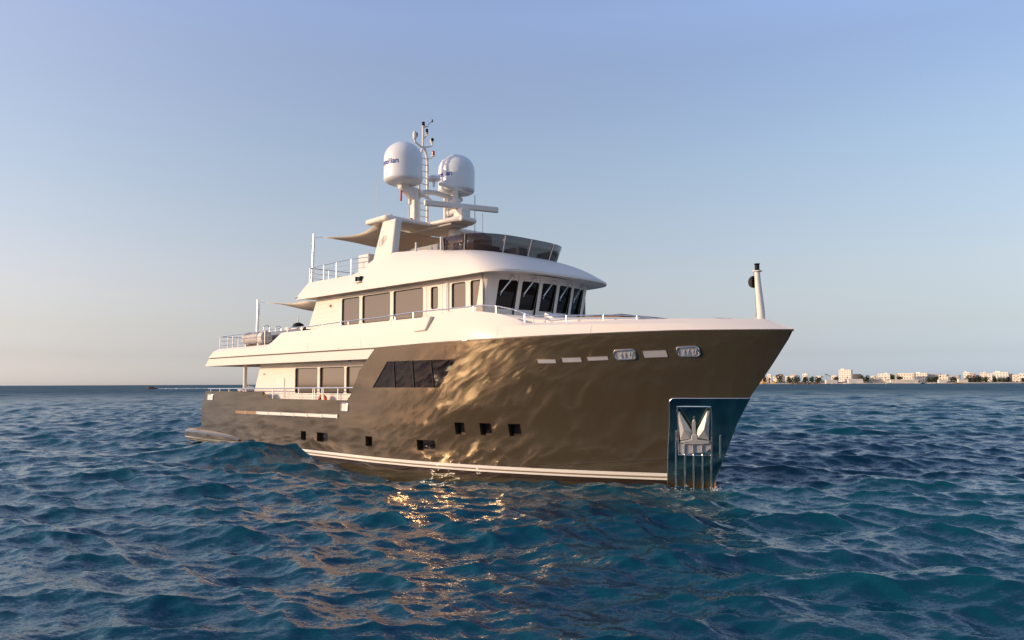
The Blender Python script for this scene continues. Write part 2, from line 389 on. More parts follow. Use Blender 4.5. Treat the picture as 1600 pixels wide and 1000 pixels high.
# window and porthole reveals
def reveal(mb, loop, depth):
    P = [hp(x, z) for x, z in loop]; Q = [hp(x, z, -depth) for x, z in loop]
    mb.grid([P+[P[0]], Q+[Q[0]]]); return Q
def rect_loop(a, b, z0, z1, n=4, fa=None, fb=None):
    fa = fa or (lambda z: a); fb = fb or (lambda z: b)
    L = [(fa(z0)+(fb(z0)-fa(z0))*i/n, z0) for i in range(n)]+[(fb(z0+(z1-z0)*i/n), z0+(z1-z0)*i/n) for i in range(n)]
    L += [(fb(z1)+(fa(z1)-fb(z1))*i/n, z1) for i in range(n)]+[(fa(z1+(z0-z1)*i/n), z1+(z0-z1)*i/n) for i in range(n)]
    return L
hull.mirror()
# transom, bulwark inner skin and cap
zt = [-1.3, -.5, 0, .67, 1.2, 1.67, 2.1, 2.16, 2.3, 2.58]
hull.grid([[(transom(z), -hb(transom(z), z), z), (transom(z), 0, z), (transom(z), hb(transom(z), z), z)] for z in zt])
xa = list(np.linspace(-25.6, -19.62, 20))+[-19.3]+list(np.linspace(-19.2, -12.95, 20))
ztop = lambda x: ip(x, [-19.62, -19.3], [2.58, 2.3])
inn = MB()
inn.grid([[(x, -(float(hb(x, z))), z) for x in xa for z in [ztop(x)]], [(x, -(float(hb(x, ztop(x)))-.14), ztop(x)+.0) for x in xa], [(x, -(float(hb(x, 1.5))-.16), 1.3) for x in xa]])
# slanted aft edge of the raised part and its thickness
ze = [2.3, 2.38, 2.45, 2.6, 2.73, 3.0, 3.35, 3.6, 3.8, 4.0, 4.14]
inn.grid([[(edge(z), -float(hb(edge(z), z)), z) for z in ze], [(edge(z), -float(hb(edge(z), z))+.5, z) for z in ze]])
inn.mirror()
hull_o = hull.build('hull', HULL, yacht, smooth=True, ang=38, recalc=False)
inn.build('bulwark_cap', HULL, yacht, smooth=True, ang=38)
# panes
for a, b, z0, z1 in PH:
    for s in (1, -1):
        m = MB(); Q = [hp(x, z, -.155) for x, z in rect_loop(a-.02, b+.02, z0-.02, z1+.02, 1)]
        pn = m.add([(q[0], q[1]*s, q[2]) for q in Q], [(0, 1, 2, 3)]).build('porthole', GLASS_BLK, yacht)
        m = MB(); reveal(m, rect_loop(a, b, z0, z1), .16); m.v = [(q[0], q[1]*s, q[2]) for q in m.v]; m.build('porthole_reveal', HULL, pn)
nW = 4
splits = [winL, lambda z: 0, lambda z: 0, lambda z: 0, winR]
mull_px = [615.5, 645, 675]; mx_ = [hit(p, 585)[0] for p in mull_px]
def wx(k, z): return winL(z)-.05 if k == 0 else winR(z)+.05 if k == 4 else mx_[k-1]
for s in (1, -1):
    for k in range(4):
        m = MB(); rows = []
        for z in np.linspace(WZ[0]-.03, WZ[1]+.03, 5):
            xa_, xb_ = wx(k, z), wx(k+1, z)
            if xb_ < xa_: xb_ = xa_
            rows.append([(*(lambda q: (q[0], q[1]*s, q[2]))(hp(xa_+(xb_-xa_)*i/4, z, -.028)),) for i in range(5)])
        m.grid(rows); w = m.build('hull_window', GLASS_BLK, yacht, smooth=True)
        if k:
            P = [hp(mx_[k-1], z, -.012) for z in np.linspace(WZ[0], WZ[1], 7)]
            MB().tube([(p[0], p[1]*s, p[2]) for p in P], .019, 8).build('mullion', DARKGAP, w, smooth=True)
    m = MB(); reveal(m, rect_loop(0, 0, *WZ, n=8, fa=winL, fb=winR), .035); m.v = [(q[0], q[1]*s, q[2]) for q in m.v]; m.build('window_reveal', HULL, yacht)
# hull bottom strip light band: lower white overhang panel along the main deck
def band(xa, xb, z0, z1, y0, y1, n=60, xz=0.0, inner=.3):
    pass
# dark joint under the white bulwark
J = MB(); xs = np.concatenate([np.linspace(-25.05, -11, 30), np.linspace(-10.8, 2.5, 60)])
J.grid([[(x, -(bd(x)-.03), sheer(x)-.02) for x in xs], [(x-.0, -(bd(x)-.03), sheer(x)+.04) for x in xs]])
J.mirror().build('joint_strip', DARKGAP, yacht, smooth=True)
# overhang panel
O_ = MB(); zz_ = [3.78, 3.95, 4.115]
def ox(u, z):
    a = ip(z, [3.78, 4.115], [-25.55, -25.08]); b = ip(z, [3.78, 4.115], [-11.5, -11.06]); return a+(b-a)*u
us = np.linspace(0, 1, 50)
out = [[(ox(u, z), -(bd(ox(u, z))+.0-(4.115-z)*.06), z) for u in us] for z in zz_]
out.append([(ox(u, 4.115), -2.4, 4.115) for u in us])
under = [[(ox(u, 3.78), -(bd(ox(u, 3.78))-.02), 3.78) for u in us], [(ox(u, 3.78), -(bd(ox(u, 3.78))-.16), 3.78) for u in us], [(ox(u, 3.9), -(bd(ox(u, 3.78))-.22), 3.9) for u in us], [(ox(u, 3.9), 0, 3.9) for u in us]]
O_.grid(out); O_.grid(under); O_.mirror()
O_.add([(ox(0, 3.78), -3.48, 3.78), (ox(0, 4.115), -3.5, 4.115), (ox(0, 4.115), 3.5, 4.115), (ox(0, 3.78), 3.48, 3.78)], [(0, 1, 2, 3)])
O_.build('deck_overhang', WHITE, yacht, smooth=True, ang=25)

# ---- white bulwark round the upper deck
def bt_top(x): return ip(x, [-24.2, -19.0, -17.95, -9.2, -8.0, -7.3, -6.6, -5.9, -5.3, -4.73, -4.4, -4.2, 0, 1.7], [4.57, 4.59, 5.04, 5.04, 5.10, 5.17, 5.165, 5.11, 5.02, 4.86, 4.72, 4.665, 4.65, 4.60])
def bt_mid(x): return min(ip(x, [-24.2, -9, -7.3, -4.4, 0, 1.9], [4.45, 4.58, 4.62, 4.60, 4.5, 4.42]), bt_top(x)-.02)
def upb(x, B, xe, x0=-10.): # half breadth of an inset curve ending at xe
    t = min(max((x-x0)/(xe-x0), 0), 1); return B*(1-t**2.4)**.9-.3*(min(max(-14-x, 0), 14)/14)**2
U = np.concatenate([np.linspace(0, .5, 70), np.linspace(.505, .93, 80), np.linspace(.933, 1, 26)])
def bx(u, a, e): return a+(e-a)*u
rows = [[], [], [], [], [], []]
for u in U:
    x = bx(u, -25.1, 2.56); rows[0].append((x, -bd(x) if x < 2.55 else 0, sheer(x)+.03))
    x = bx(u, -24.6, 2.15); rows[1].append((x, -upb(x, 3.69, 2.15), bt_mid(x)))
    x = bx(u, -24.2, 1.75); rows[2].append((x, -upb(x, 3.58, 1.75), bt_top(x)))
    x = bx(u, -24.2, 1.60); rows[3].append((x, -max(upb(x, 3.47, 1.6), 0), bt_top(x)-.01))
    x = bx(u, -24.2, 1.45); rows[4].append((x, -max(upb(x, 3.44, 1.45), 0), 4.3))
B_ = MB(); B_.grid(rows[:5]); B_.mirror()
B_.add([rows[k][0] for k in range(5)]+[(p[0], -p[1], p[2]) for p in [rows[k][0] for k in range(5)][::-1]], [])
a0, a1, a2 = rows[0][0], rows[1][0], rows[2][0]
B_.add([a0, a1, (a1[0], -a1[1], a1[2]), (a0[0], -a0[1], a0[2])], [(0, 1, 2, 3)])
B_.add([a1, a2, (a2[0], -a2[1], a2[2]), (a1[0], -a1[1], a1[2])], [(0, 1, 2, 3)])
B_.build('upper_bulwark', WHITE, yacht, smooth=True, ang=14)
# bow cap (turtle deck) and upper deck
D_ = MB(); xs = np.concatenate([np.linspace(-24.6, -10, 20), np.linspace(-9.5, 1.55, 40)])
D_.grid([[(x, s*max(upb(x, 3.6, 1.6), 0), 4.36) for s in (-1, 0, 1)] for x in xs]); D_.build('upper_deck', TEAK, yacht)
D_ = MB(); xs = np.linspace(.6, 1.62, 10)
D_.grid([[(x, s*max(upb(x, 3.47, 1.6), 0), ip(x, [.6, 1.6], [4.66, 4.585])) for s in (-1, 0, 1)] for x in xs]); D_.build('bow_cap', WHITE, yacht, smooth=True)
D_ = MB(); xs = np.linspace(-25.9, -11.3, 30)
D_.grid([[(x, s*(float(hb(x, 1.5))-.1), 1.45) for s in (-1, 0, 1)] for x in xs]); D_.build('main_deck', TEAK, yacht)
# wing pods
for s in (1, -1):
    m = MB(); y = -3.62
    P_ = [(-8.82, -3.70, 5.05), (-7.95, -3.68, 5.08), (-8.2, -3.72, 4.62), (-8.82, -3.73, 4.6)]
    m.add(P_+[(a, b+.3, c) for a, b, c in P_], [(3, 2, 1, 0), (4, 5, 6, 7)]+[(i, (i+1) % 4, 4+(i+1) % 4, 4+i) for i in range(4)])
    if s < 0: m.v = [(a, -b, c) for a, b, c in m.v]
    m.build('wing_pod', WHITE, yacht, bevel=.04)

# ---- houses with window openings (wall panels with true gaps)
def wall_with_windows(mb, y, x0f, x1f, z0, z1, wins, inset=.06, s=1):
    """wall in plane y between slanted ends, rectangular holes wins=(xa,xb,za,zb) sorted in x, reveals inset"""
    def q(x, z, dy=0): return (x, (y+dy)*s, z)
    cols = [('s', x0f, (lambda z, a=wins[0][0]: a), None)]
    for i, w in enumerate(wins):
        cols.append(('w', w))
        nx = wins[i+1][0] if i+1 < len(wins) else None
        cols.append(('s', (lambda z, b=w[1]: b), (lambda z, n=nx: n) if nx is not None else x1f, None))
    for c in cols:
        if c[0] == 's':
            f0, f1 = c[1], c[2]; mb.add([q(f0(z0), z0), q(f1(z0), z0), q(f1(z1), z1), q(f0(z1), z1)], [(0, 1, 2, 3)])
        else:
            a, b, c0, c1 = c[1]
            mb.add([q(a, z0), q(b, z0), q(b, c0), q(a, c0)], [(0, 1, 2, 3)])
            mb.add([q(a, c1), q(b, c1), q(b, z1), q(a, z1)], [(0, 1, 2, 3)])
            L = [(a, c0), (b, c0), (b, c1), (a, c1)]; r_c = .09
            for (cx_, cz_), (sx_, sz_) in zip(L, ((1, 1), (-1, 1), (-1, -1), (1, -1))):
                arc = [(cx_+sx_*r_c*(1-math.cos(t_)), cz_+sz_*r_c*(1-math.sin(t_))) for t_ in np.linspace(0, math.pi/2, 6)]
                mb.add([q(cx_, cz_)]+[q(*p_) for p_ in arc], [(0, k_, k_+1) for k_ in range(1, 6)])
            for i in range(4):
                p, r_ = L[i], L[(i+1) % 4]; mb.add([q(*p), q(*r_), q(*r_, inset), q(*p, inset)], [(0, 1, 2, 3)])
def pane(a, b, z0, z1, y, s, m_, name='window', frame=True, fr=.03, parent=None):
    w = MB().add([(a-.01, y*s, z0-.01), (b+.01, y*s, z0-.01), (b+.01, y*s, z1+.01), (a-.01, y*s, z1+.01)], [(0, 1, 2, 3)]).build(name, m_, parent or yacht)
    if frame:
        f = MB()
        for (xa, xb, za, zb) in ((a, a+fr, z0, z1), (b-fr, b, z0, z1), (a, b, z0, z0+fr), (a, b, z1-fr, z1)):
            f.box(((xa+xb)/2, (y-.015)*s, (za+zb)/2), (xb-xa, .02, zb-za))
        f.build('window_frame', BLACK, w)
    return w
# main deck house
MY = -2.9
mw = [on(461, 590, y=MY)[0], on(496, 590, y=MY)[0], on(499.5, 590, y=MY)[0], on(538, 590, y=MY)[0], on(541, 590, y=MY)[0]]
MWZ = (2.53, 3.57)
mwins = [(mw[0], mw[1], *MWZ), (mw[2], mw[3], *MWZ), (mw[4], -11.9, *MWZ)]
H = MB()
for s in (1, -1): wall_with_windows(H, MY, lambda z: ip(z, [1.45, 3.9], [-22.1, -20.95]), lambda z: -11.2, 1.45, 3.9, mwins, .09, s)
H.add([(-22.1, MY, 1.45), (-22.1, -MY, 1.45), (-20.95, -MY, 3.9), (-20.95, MY, 3.9)], [(0, 1, 2, 3)])
H.add([(-11.2, -3.3, 1.45), (-11.2, 3.3, 1.45), (-11.2, 3.3, 3.9), (-11.2, -3.3, 3.9)], [(0, 1, 2, 3)])
H.build('main_deck_house', WHITE, yacht)
for s in (1, -1):
    for w in mwins: pane(*w, MY+.08, s, GLASS_TAN)
    h0 = on(432, 590, y=MY); h1 = on(445, 590, y=MY)
    MB().box(((h0[0]+h1[0])/2, (MY-.012)*s, 2.5), (h1[0]-h0[0], .03, 1.3)).build('side_locker_door', CREAM, yacht, bevel=.01)
    for k in range(5):
        MB().box((-15.5, (MY-.006)*s, 1.65+k*.19), (9.5, .014, .012)).build('trim_line', CREAM, yacht)
    p = on(413.5, 584.5, y=MY); MB().lathe([(.05, 0), (.05, .05), (.03, .07)], (p[0], MY*s, p[2]), 12, (0, -s, 0)).build('wall_light', STEEL, yacht)
    p = on(546, 564, y=-3.3)
    MB().lathe([(.05, 0), (.06, .05), (.04, .1)], (p[0], -3.3*s, 3.86), 12, (0, 0, -1)).build('ceiling_light', BLACK, yacht)
# deck pillar aft
for s in (1, -1):
    p = on(383, 590, y=-3.1)
    MB().tube([(p[0], -3.1*s, 1.45), (p[0], -3.1*s, 3.92)], .085, 14).build('deck_pillar', WHITE, yacht, smooth=True)

# upper house with wheelhouse
UY = -2.6
ux = lambda px, py=480: on(px, py, y=UY)[0]
UZ = (5.22, 6.29)
uw = [(ux(534), ux(561.5), *UZ), (ux(566), ux(609.5), *UZ), (ux(614.5), ux(661), *UZ), (ux(673, 465), ux(684.5, 465), 5.47, 6.24), (ux(705.5, 462), ux(727.5, 460), 5.40, 6.27), (ux(735, 460), ux(754, 455), 5.41, 6.27)]
print('upper windows', [tuple(round(float(v), 2) for v in w) for w in uw])
FC = (-6.62, -2.38); zb, zt_ = 4.36, 6.5
def frake(z): return ip(z, [4.9, 6.5], [-.24, .24])
H = MB()
xe = lambda z: -6.93+frake(z)
for s in (1, -1): wall_with_windows(H, UY, lambda z: ip(z, [4.36, 6.5], [-17.95, -16.75]), xe, zb, zt_, uw, .07, s)
H.add([(-17.95, UY, 4.36), (-17.95, -UY, 4.36), (-16.75, -UY, 6.5), (-16.75, UY, 6.5)], [(0, 1, 2, 3)])
# front: rounded corners and five facets
nodes = [(-6.93, -2.6), (-6.80, -2.57), (-6.70, -2.50), (-6.62, -2.38)]
fn = [(-6.55-.0, -2.22)]
yy = np.array([-2.22, -1.33, -.44, .44, 1.33, 2.22]); xx = -6.22-.33*(np.abs(yy)/2.22)**2
for (xa_, ya_), (xb_, yb_) in zip(nodes[:-1]+[nodes[-1]], nodes[1:]+[(xx[0], yy[0])]):
    for s in (1, -1):
        H.add([(xa_+frake(zb), ya_*s, zb), (xb_+frake(zb), yb_*s, zb), (xb_+frake(zt_), yb_*s, zt_), (xa_+frake(zt_), ya_*s, zt_)], [(0, 1, 2, 3)])
FZ_ = (5.35, 6.28); fwins = []
for i in range(5):
    A = np.array([xx[i], yy[i]]); Bq = np.array([xx[i+1], yy[i+1]]); e0, e1 = .09, .91
    def fp(u, z, ins=0):
        p = A+(Bq-A)*u; n = np.array([Bq[1]-A[1], -(Bq[0]-A[0])]); n = n/np.linalg.norm(n)
        return (p[0]+frake(z)-n[0]*ins, p[1]-n[1]*ins, z)
    z0, z1 = FZ_
    for (u0, u1, za, zc) in ((0, e0, zb, zt_), (e1, 1, zb, zt_), (e0, e1, zb, z0), (e0, e1, z1, zt_)):
        H.add([fp(u0, za), fp(u1, za), fp(u1, zc), fp(u0, zc)], [(0, 1, 2, 3)])
    L = [(e0, z0), (e1, z0), (e1, z1), (e0, z1)]
    for k in range(4): H.add([fp(*L[k]), fp(*L[(k+1) % 4]), fp(*L[(k+1) % 4], .05), fp(*L[k], .05)], [(0, 1, 2, 3)])
    for (cu_, cz_), (sx_, sz_) in zip(L, ((1, 1), (-1, 1), (-1, -1), (1, -1))):
        arc = [(cu_+sx_*.10*(1-math.cos(t_)), cz_+sz_*.09*(1-math.sin(t_))) for t_ in np.linspace(0, math.pi/2, 6)]
        H.add([fp(cu_, cz_)]+[fp(*p_) for p_ in arc], [(0, k_, k_+1) for k_ in range(1, 6)])
    w = MB().add([fp(*q, .045) for q in L], [(0, 1, 2, 3)]).build('front_window', GLASS_BLK, yacht)
    g = MB()
    for k in range(4): g.tube([fp(*L[k], .03), fp(*L[(k+1) % 4], .03)], .022, 6)
    g.build('window_frame', BLACK, w)
    # wiper
    g = MB(); um = .62; hub = fp(um, 6.36, -.08); hub0 = fp(um, 6.40, .0)
    tip = fp(.28, 5.86, -.03)
    g.tube([hub, tip], .011, 6).tube([(hub[0], hub[1]-.035, hub[2]), (tip[0], tip[1]-.035, tip[2])], .009, 6)
    g.lathe([(.035, -.05), (.045, 0), (.03, .06)], hub, 10, (1, 0, .1)).tube([(tip[0], tip[1]+.02, tip[2]+.05), (tip[0]-.0, tip[1]-.05, tip[2]-.10)], .012, 6)
    g.build('wiper', STEEL, yacht)
H.build('upper_house', WHITE, yacht)
for s in (1, -1):
    for k, w in enumerate(uw):
        pane(*w, UY+.06, s, GLASS_TAN, fr=.03)
    for xh in (ux(700, 465),):
        MB().tube([(xh, (UY-.07)*s, 5.35), (xh, (UY-.07)*s, 6.3)], .03, 8).build('grab_rail', STEEL, yacht, smooth=True)
    d0, d1 = ux(666, 470), ux(691, 470)
    f = MB()
    for (a, b, c, d) in ((d0, d0+.02, 4.5, 6.36), (d1-.02, d1, 4.5, 6.36), (d0, d1, 6.35, 6.37)): f.box(((a+b)/2, (UY-.004)*s, (c+d)/2), (b-a, .012, d-c))
    f.build('door_frame', CREAM, yacht)
    for k in range(9):
        z = 4.75+k*.18; xa_ = ip(z, [4.36, 6.5], [-17.95, -16.75])+.05
        MB().box(((xa_-15.55)/2, (UY-.006)*s, z), (-15.55-xa_, .014, .012)).build('wall_louvre', CREAM, yacht)
    p = on(517, 478, y=UY); MB().box((p[0], (UY-.03)*s, p[2]), (.07, .05, .09)).build('wall_light', RED, yacht)

# trunk below the wheelhouse front, and sun pads
T = MB(); tx = np.linspace(-7.0, -1.2, 24); tr = []
def th(x): return ip(x, [-7, -3, -1.2], [2.75, 2.3, 1.7])
def tz(x): return ip(x, [-7, -6.2, -4.2, -1.2], [5.22, 5.12, 4.86, 4.74])
for x in tx: tr.append([(x, -th(x)-.12, 4.36), (x, -th(x), tz(x)-.06), (x, -th(x)+.12, tz(x)), (x, 0, tz(x)+.03), (x, th(x)-.12, tz(x)), (x, th(x), tz(x)-.06), (x, th(x)+.12, 4.36)])
T.grid(tr); T.add(tr[-1], [tuple(range(7))]); T.build('foredeck_trunk', WHITE, yacht, smooth=True, ang=30)
MB().box((-2.9, 0, 4.84), (1.9, 3.0, .12)).build('sun_pad', CUSH, yacht, bevel=.05)
MB().box((-.95, 0, 4.60), (.9, 2.0, .16)).build('sun_pad', GREYC, yacht, bevel=.05)
p = on(858, 493, y=-1.9)
MB().prism([(p[0]-.25, -1.9, 4.84), (p[0]+.3, -1.9, 4.84), (p[0]-.18, -1.9, 5.08)], (0, .5, 0)).build('deck_fairing', CREAM, yacht, bevel=.01)

# ---- flybridge shell (roof with visor)
def ringpts(yA, xA, xK, yK, xF, n=14, k=26):
    """half ring from aft starboard to centre front: straight to xK then superelliptic to (xF,0)"""
    pts = [(x, yA if isinstance(yA, (int, float)) else yA(x)) for x in np.linspace(xA, xK, k)]
    y0 = pts[-1][1]
    for i in range(1, n+1):
        a = math.pi/2*i/n; pts.append((xK+(xF-xK)*math.sin(a)**.62, y0*math.cos(a)**.62))
    return pts
outer = ringpts(3.06, -17.75, -6.9, 0, -5.25, 22, 40)
inner = ringpts(lambda x: ip(x, [-17.3, -12, -8.6], [2.72, 2.62, 2.32]), -17.3, -8.6, 0, -7.12, 22, 40)
def zin(x, y): return ip(x, [-17.3, -14.2, -13.6, -13.0, -12.4, -11.5, -10, -9, -8.3, -7.1], [7.15, 7.17, 7.24, 7.52, 7.68, 7.74, 7.66, 7.55, 7.45, 7.36])
def zout(x): return ip(x, [-17.75, -6.9, -5.25], [6.43, 6.40, 6.44])
S_ = MB(); rows = []
nv = 9
for v in range(nv):
    t = v/(nv-1); row = []
    for (xo, yo), (xi, yi) in zip(outer, inner):
        zo = zout(xo)+.07; zi = zin(xi, yi)
        x = xo+(xi-xo)*t; y = yo+(yi-yo)*t; z = zo+(zi-zo)*t
        bl = math.sin(math.pi*t)*ip(xo, [-17.75, -14, -12, -7, -5.3], [.0, .04, .10, .13, .10])
        z += bl*.9; k = math.hypot(x+9, y) or 1; y += bl*.35*(y/3.0)
        row.append((x, -y, z))
    rows.append(row)
lip = [[(x+0, -y, zout(x)) for x, y in outer], [(x, -(y-.10), zout(x)-.0) for x, y in outer], [(x-.05, -max(y-.32, 0), zout(x)+.07) for x, y in outer], [(min(x, -6.0)-.2, 0, zout(x)+.10) for x, y in outer]]
coam = [[(xi, -yi, zin(xi, yi)) for xi, yi in inner], [(xi-.08, -max(yi-.12, 0), zin(xi, yi)) for xi, yi in inner], [(xi-.08, -max(yi-.14, 0), 6.98) for xi, yi in inner]]
S_.grid(lip[::-1]+rows); S_.grid(coam); S_.mirror()
a = rows[0][0]; b = rows[-1][0]; S_.add([a, b, (b[0], -b[1], b[2]), (a[0], -a[1], a[2])], [(0, 1, 2, 3)])
S_.build('flybridge_shell', WHITE, yacht, smooth=True, ang=32)
MB().prism([(-17.25, -2.65, 7.0), (-8.4, -2.25, 7.0), (-7.3, -1.2, 7.0), (-7.3, 1.2, 7.0), (-8.4, 2.25, 7.0), (-17.25, 2.65, 7.0)], (0, 0, -.1)).build('flybridge_deck', TEAK, yacht)
# windscreen
TINT = mat('tinted_acrylic', (.04, .022, .020), .03, trans=.0, spec=.5, alpha=.70, ior=1.5)
gi = [(x, y) for x, y in inner if x > -9.0]
gi = [(-8.95, 2.33)]+gi
def gtop(x, y): return (x+ip(x, [-9, -7.1], [.06, .22]), y*1.03, 7.95)
def gbot(x, y): return (x-.02, y-.03 if y > .03 else y, zin(x, y)-.02)
full = [(x, -y) for x, y in gi]+[(x, y) for x, y in gi[::-1][1:]]
L = [0.0]
for i in range(1, len(full)): L.append(L[-1]+math.hypot(full[i][0]-full[i-1][0], full[i][1]-full[i-1][1]))
cuts = [0, .14, .335, .5, .665, .86, 1.0]
def at_len(f):
    d = f*L[-1]; return (ip(d, L, [p[0] for p in full]), ip(d, L, [p[1] for p in full]))
for k in range(6):
    m = MB(); pr = []
    for f in np.linspace(cuts[k], cuts[k+1], 10):
        x, y = at_len(f); sg = -1 if y < 0 else 1
        b = gbot(x, abs(y)); t = gtop(x, abs(y)); pr.append(((b[0], sg*b[1], b[2]), (t[0], sg*t[1], t[2])))
    m.grid([[q[0] for q in pr], [q[1] for q in pr]])
    g = m.build('windscreen_panel', TINT, yacht, smooth=True)
    so = g.modifiers.new('solid', 'SOLIDIFY'); so.thickness = .012
    x, y = at_len(cuts[k]); sg = -1 if y < 0 else 1; b = gbot(x, abs(y)); t = gtop(x, abs(y))
    MB().tube([(b[0]+.02, sg*b[1]*1.01, b[2]), (t[0]+.02, sg*t[1]*1.01, t[2]+.01)], .022, 8).build('windscreen_post', STEEL, yacht, smooth=True)
# helm console and seats seen through it
MB().box((-8.9, -.6, 7.45), (.7, 1.3, .9)).build('helm_console', CUSH, yacht, bevel=.05)
MB().box((-10.6, -1.75, 7.5), (1.9, .5, .85)).build('flybridge_sofa', GREYC, yacht, bevel=.08)
MB().box((-10.6, 1.75, 7.6), (3.2, .5, 1.1)).build('flybridge_sofa', GREYC, yacht, bevel=.08)
MB().box((-13.9, -1.9, 7.5), (.7, .8, 1.0)).build('bar_cabinet', WHITE, yacht, bevel=.05)

# ---- arch and hardtop
def leg_poly(s):
    m = MB(); A = [on(583, 402, y=-2.62), on(612, 397, y=-2.62), on(617.5, 352, y=-2.5), on(597, 350, y=-2.5)]
    P = [(A[0][0]-.05, -2.66, 7.4), (A[1][0], -2.66, 7.4), (A[2][0], -2.48, 9.06), (A[3][0], -2.48, 9.06)]
    Q = [(x, y+.32, z) for x, y, z in P]
    if s < 0: P = [(x, -y, z) for x, y, z in P]; Q = [(x, -y, z) for x, y, z in Q]
    m.add(P+Q, [(0, 1, 2, 3), (7, 6, 5, 4), (0, 4, 5, 1), (1, 5, 6, 2), (2, 6, 7, 3), (3, 7, 4, 0)])
    return m.build('arch_leg', WHITE, yacht, bevel=.06, seg=3), P
legS, LP_ = leg_poly(1); leg_poly(-1)
# monogram rings on the starboard arch leg
def on_leg(px, py):
    q = on(px, py, y=-2.57); y = -2.66+(q[2]-7.4)/1.66*.18; return np.array([q[0], y-.012, q[2]])
for (cx, cy, rx, ry) in ((596.2, 379.6, 3.0, 5.2), (600.2, 373.6, 2.8, 5.4), (597.2, 379.2, 1.3, 2.4), (599.6, 373.4, 1.2, 2.3)):
    pts = [on_leg(cx+rx*math.cos(2*math.pi*k/20)+ry*math.sin(2*math.pi*k/20)*.18, cy-ry*math.sin(2*math.pi*k/20)) for k in range(21)]
    MB().tube(pts, .0055, 5).build('monogram_ring', GREYI, legS)
# plan of the hardtop: crossbar with a forward box carrying the radar
HT = MB()
plan = [(-13.45, -2.55), (-12.05, -2.62), (-11.95, -2.5), (-12.0, -.62), (-10.55, -.55), (-10.25, -.35), (-10.25, .35), (-10.55, .55), (-12.0, .62), (-11.95, 2.5), (-12.05, 2.62), (-13.45, 2.55)]
HT.prism([(x, y, 9.06) for x, y in plan], (0, 0, .2))
HT.build('hardtop', WHITE, yacht, bevel=.08, seg=3)
MB().prism([(-14.3, -.5, 8.95), (-10.75, -.45, 9.0), (-10.75, .45, 9.0), (-14.3, .5, 8.95)], (0, 0, .14)).build('hardtop_beam', WHITE, yacht, bevel=.05)
MB().add([(-11.55, .1, 9.0), (-11.15, .1, 9.0), (-11.4, .1, 7.0), (-11.65, .1, 7.0), (-11.55, .4, 9.0), (-11.15, .4, 9.0), (-11.4, .4, 7.0), (-11.65, .4, 7.0)], [(0, 1, 2, 3), (7, 6, 5, 4), (0, 4, 5, 1), (1, 5, 6, 2), (2, 6, 7, 3), (3, 7, 4, 0)]).build('hardtop_pillar', WHITE, yacht, bevel=.03)

# ---- mast
mast_x = -12.5
for s in (-1, 1):
    y = .85*s; m = MB()
    m.box((mast_x, y, 9.85), (.30, .26, 1.35)); m.build('mast_post', WHITE, yacht, bevel=.06, seg=3)
    arm = MB(); yo = 1.36*s
    arm.prism([(mast_x-.13, y-.13*s, 10.15), (mast_x-.13, y+.13*s, 10.15), (mast_x-.13, yo+.25*s, 10.52), (mast_x-.13, yo+.25*s, 10.66), (mast_x-.13, y-.13*s, 10.66)], (.26, 0, 0))
    arm.build('dome_arm', WHITE, yacht, bevel=.05, seg=3)
# saddle between the posts
sd_ = MB(); pts = [(mast_x, -.85, 10.62), (mast_x, -.5, 10.55), (mast_x, 0, 10.40), (mast_x, .5, 10.1), (mast_x, .8, 9.85)]
sd_.tube([(mast_x, .95, 10.60), (mast_x, .6, 10.62), (mast_x, .2, 10.66), (mast_x, -.3, 10.6), (mast_x, -.75, 10.3)], .10, 12); sd_.build('mast_saddle', WHITE, yacht, smooth=True)
MB().tube([(mast_x+.1, -.75, 10.55), (mast_x+.45, -.3, 10.1), (mast_x+.7, -.1, 9.95)], .07, 10).build('mast_brace', WHITE, yacht, smooth=True)
# lettering wrapped on a radome
def wrap_text(body, size, c, rad, zc, th0, name, mtl, parent, center=True):
    cu = bpy.data.curves.new('t', 'FONT'); cu.body = body; cu.size = size; cu.offset = .005; cu.resolution_u = 4
    o = bpy.data.objects.new('t', cu); col.objects.link(o)
    bpy.context.view_layer.update(); dg = bpy.context.evaluated_depsgraph_get()
    me = bpy.data.meshes.new_from_object(o.evaluated_get(dg)); bpy.data.objects.remove(o)
    # subdivide is unnecessary: the letters are narrow
    xs_ = [v.co.x for v in me.vertices]; xm = max(xs_)
    for v in me.vertices:
        a = th0+(v.co.x-xm)/rad
        v.co = (c[0]+(rad+.006)*math.cos(a), c[1]+(rad+.006)*math.sin(a), zc+v.co.y)
    me.name = name; me.materials.clear(); me.materials.append(mtl)
    ob = bpy.data.objects.new(name, me); col.objects.link(ob); ob.parent = parent
    return ob
vdir = math.atan2(LC[1]+1.36, LC[0]-mast_x)
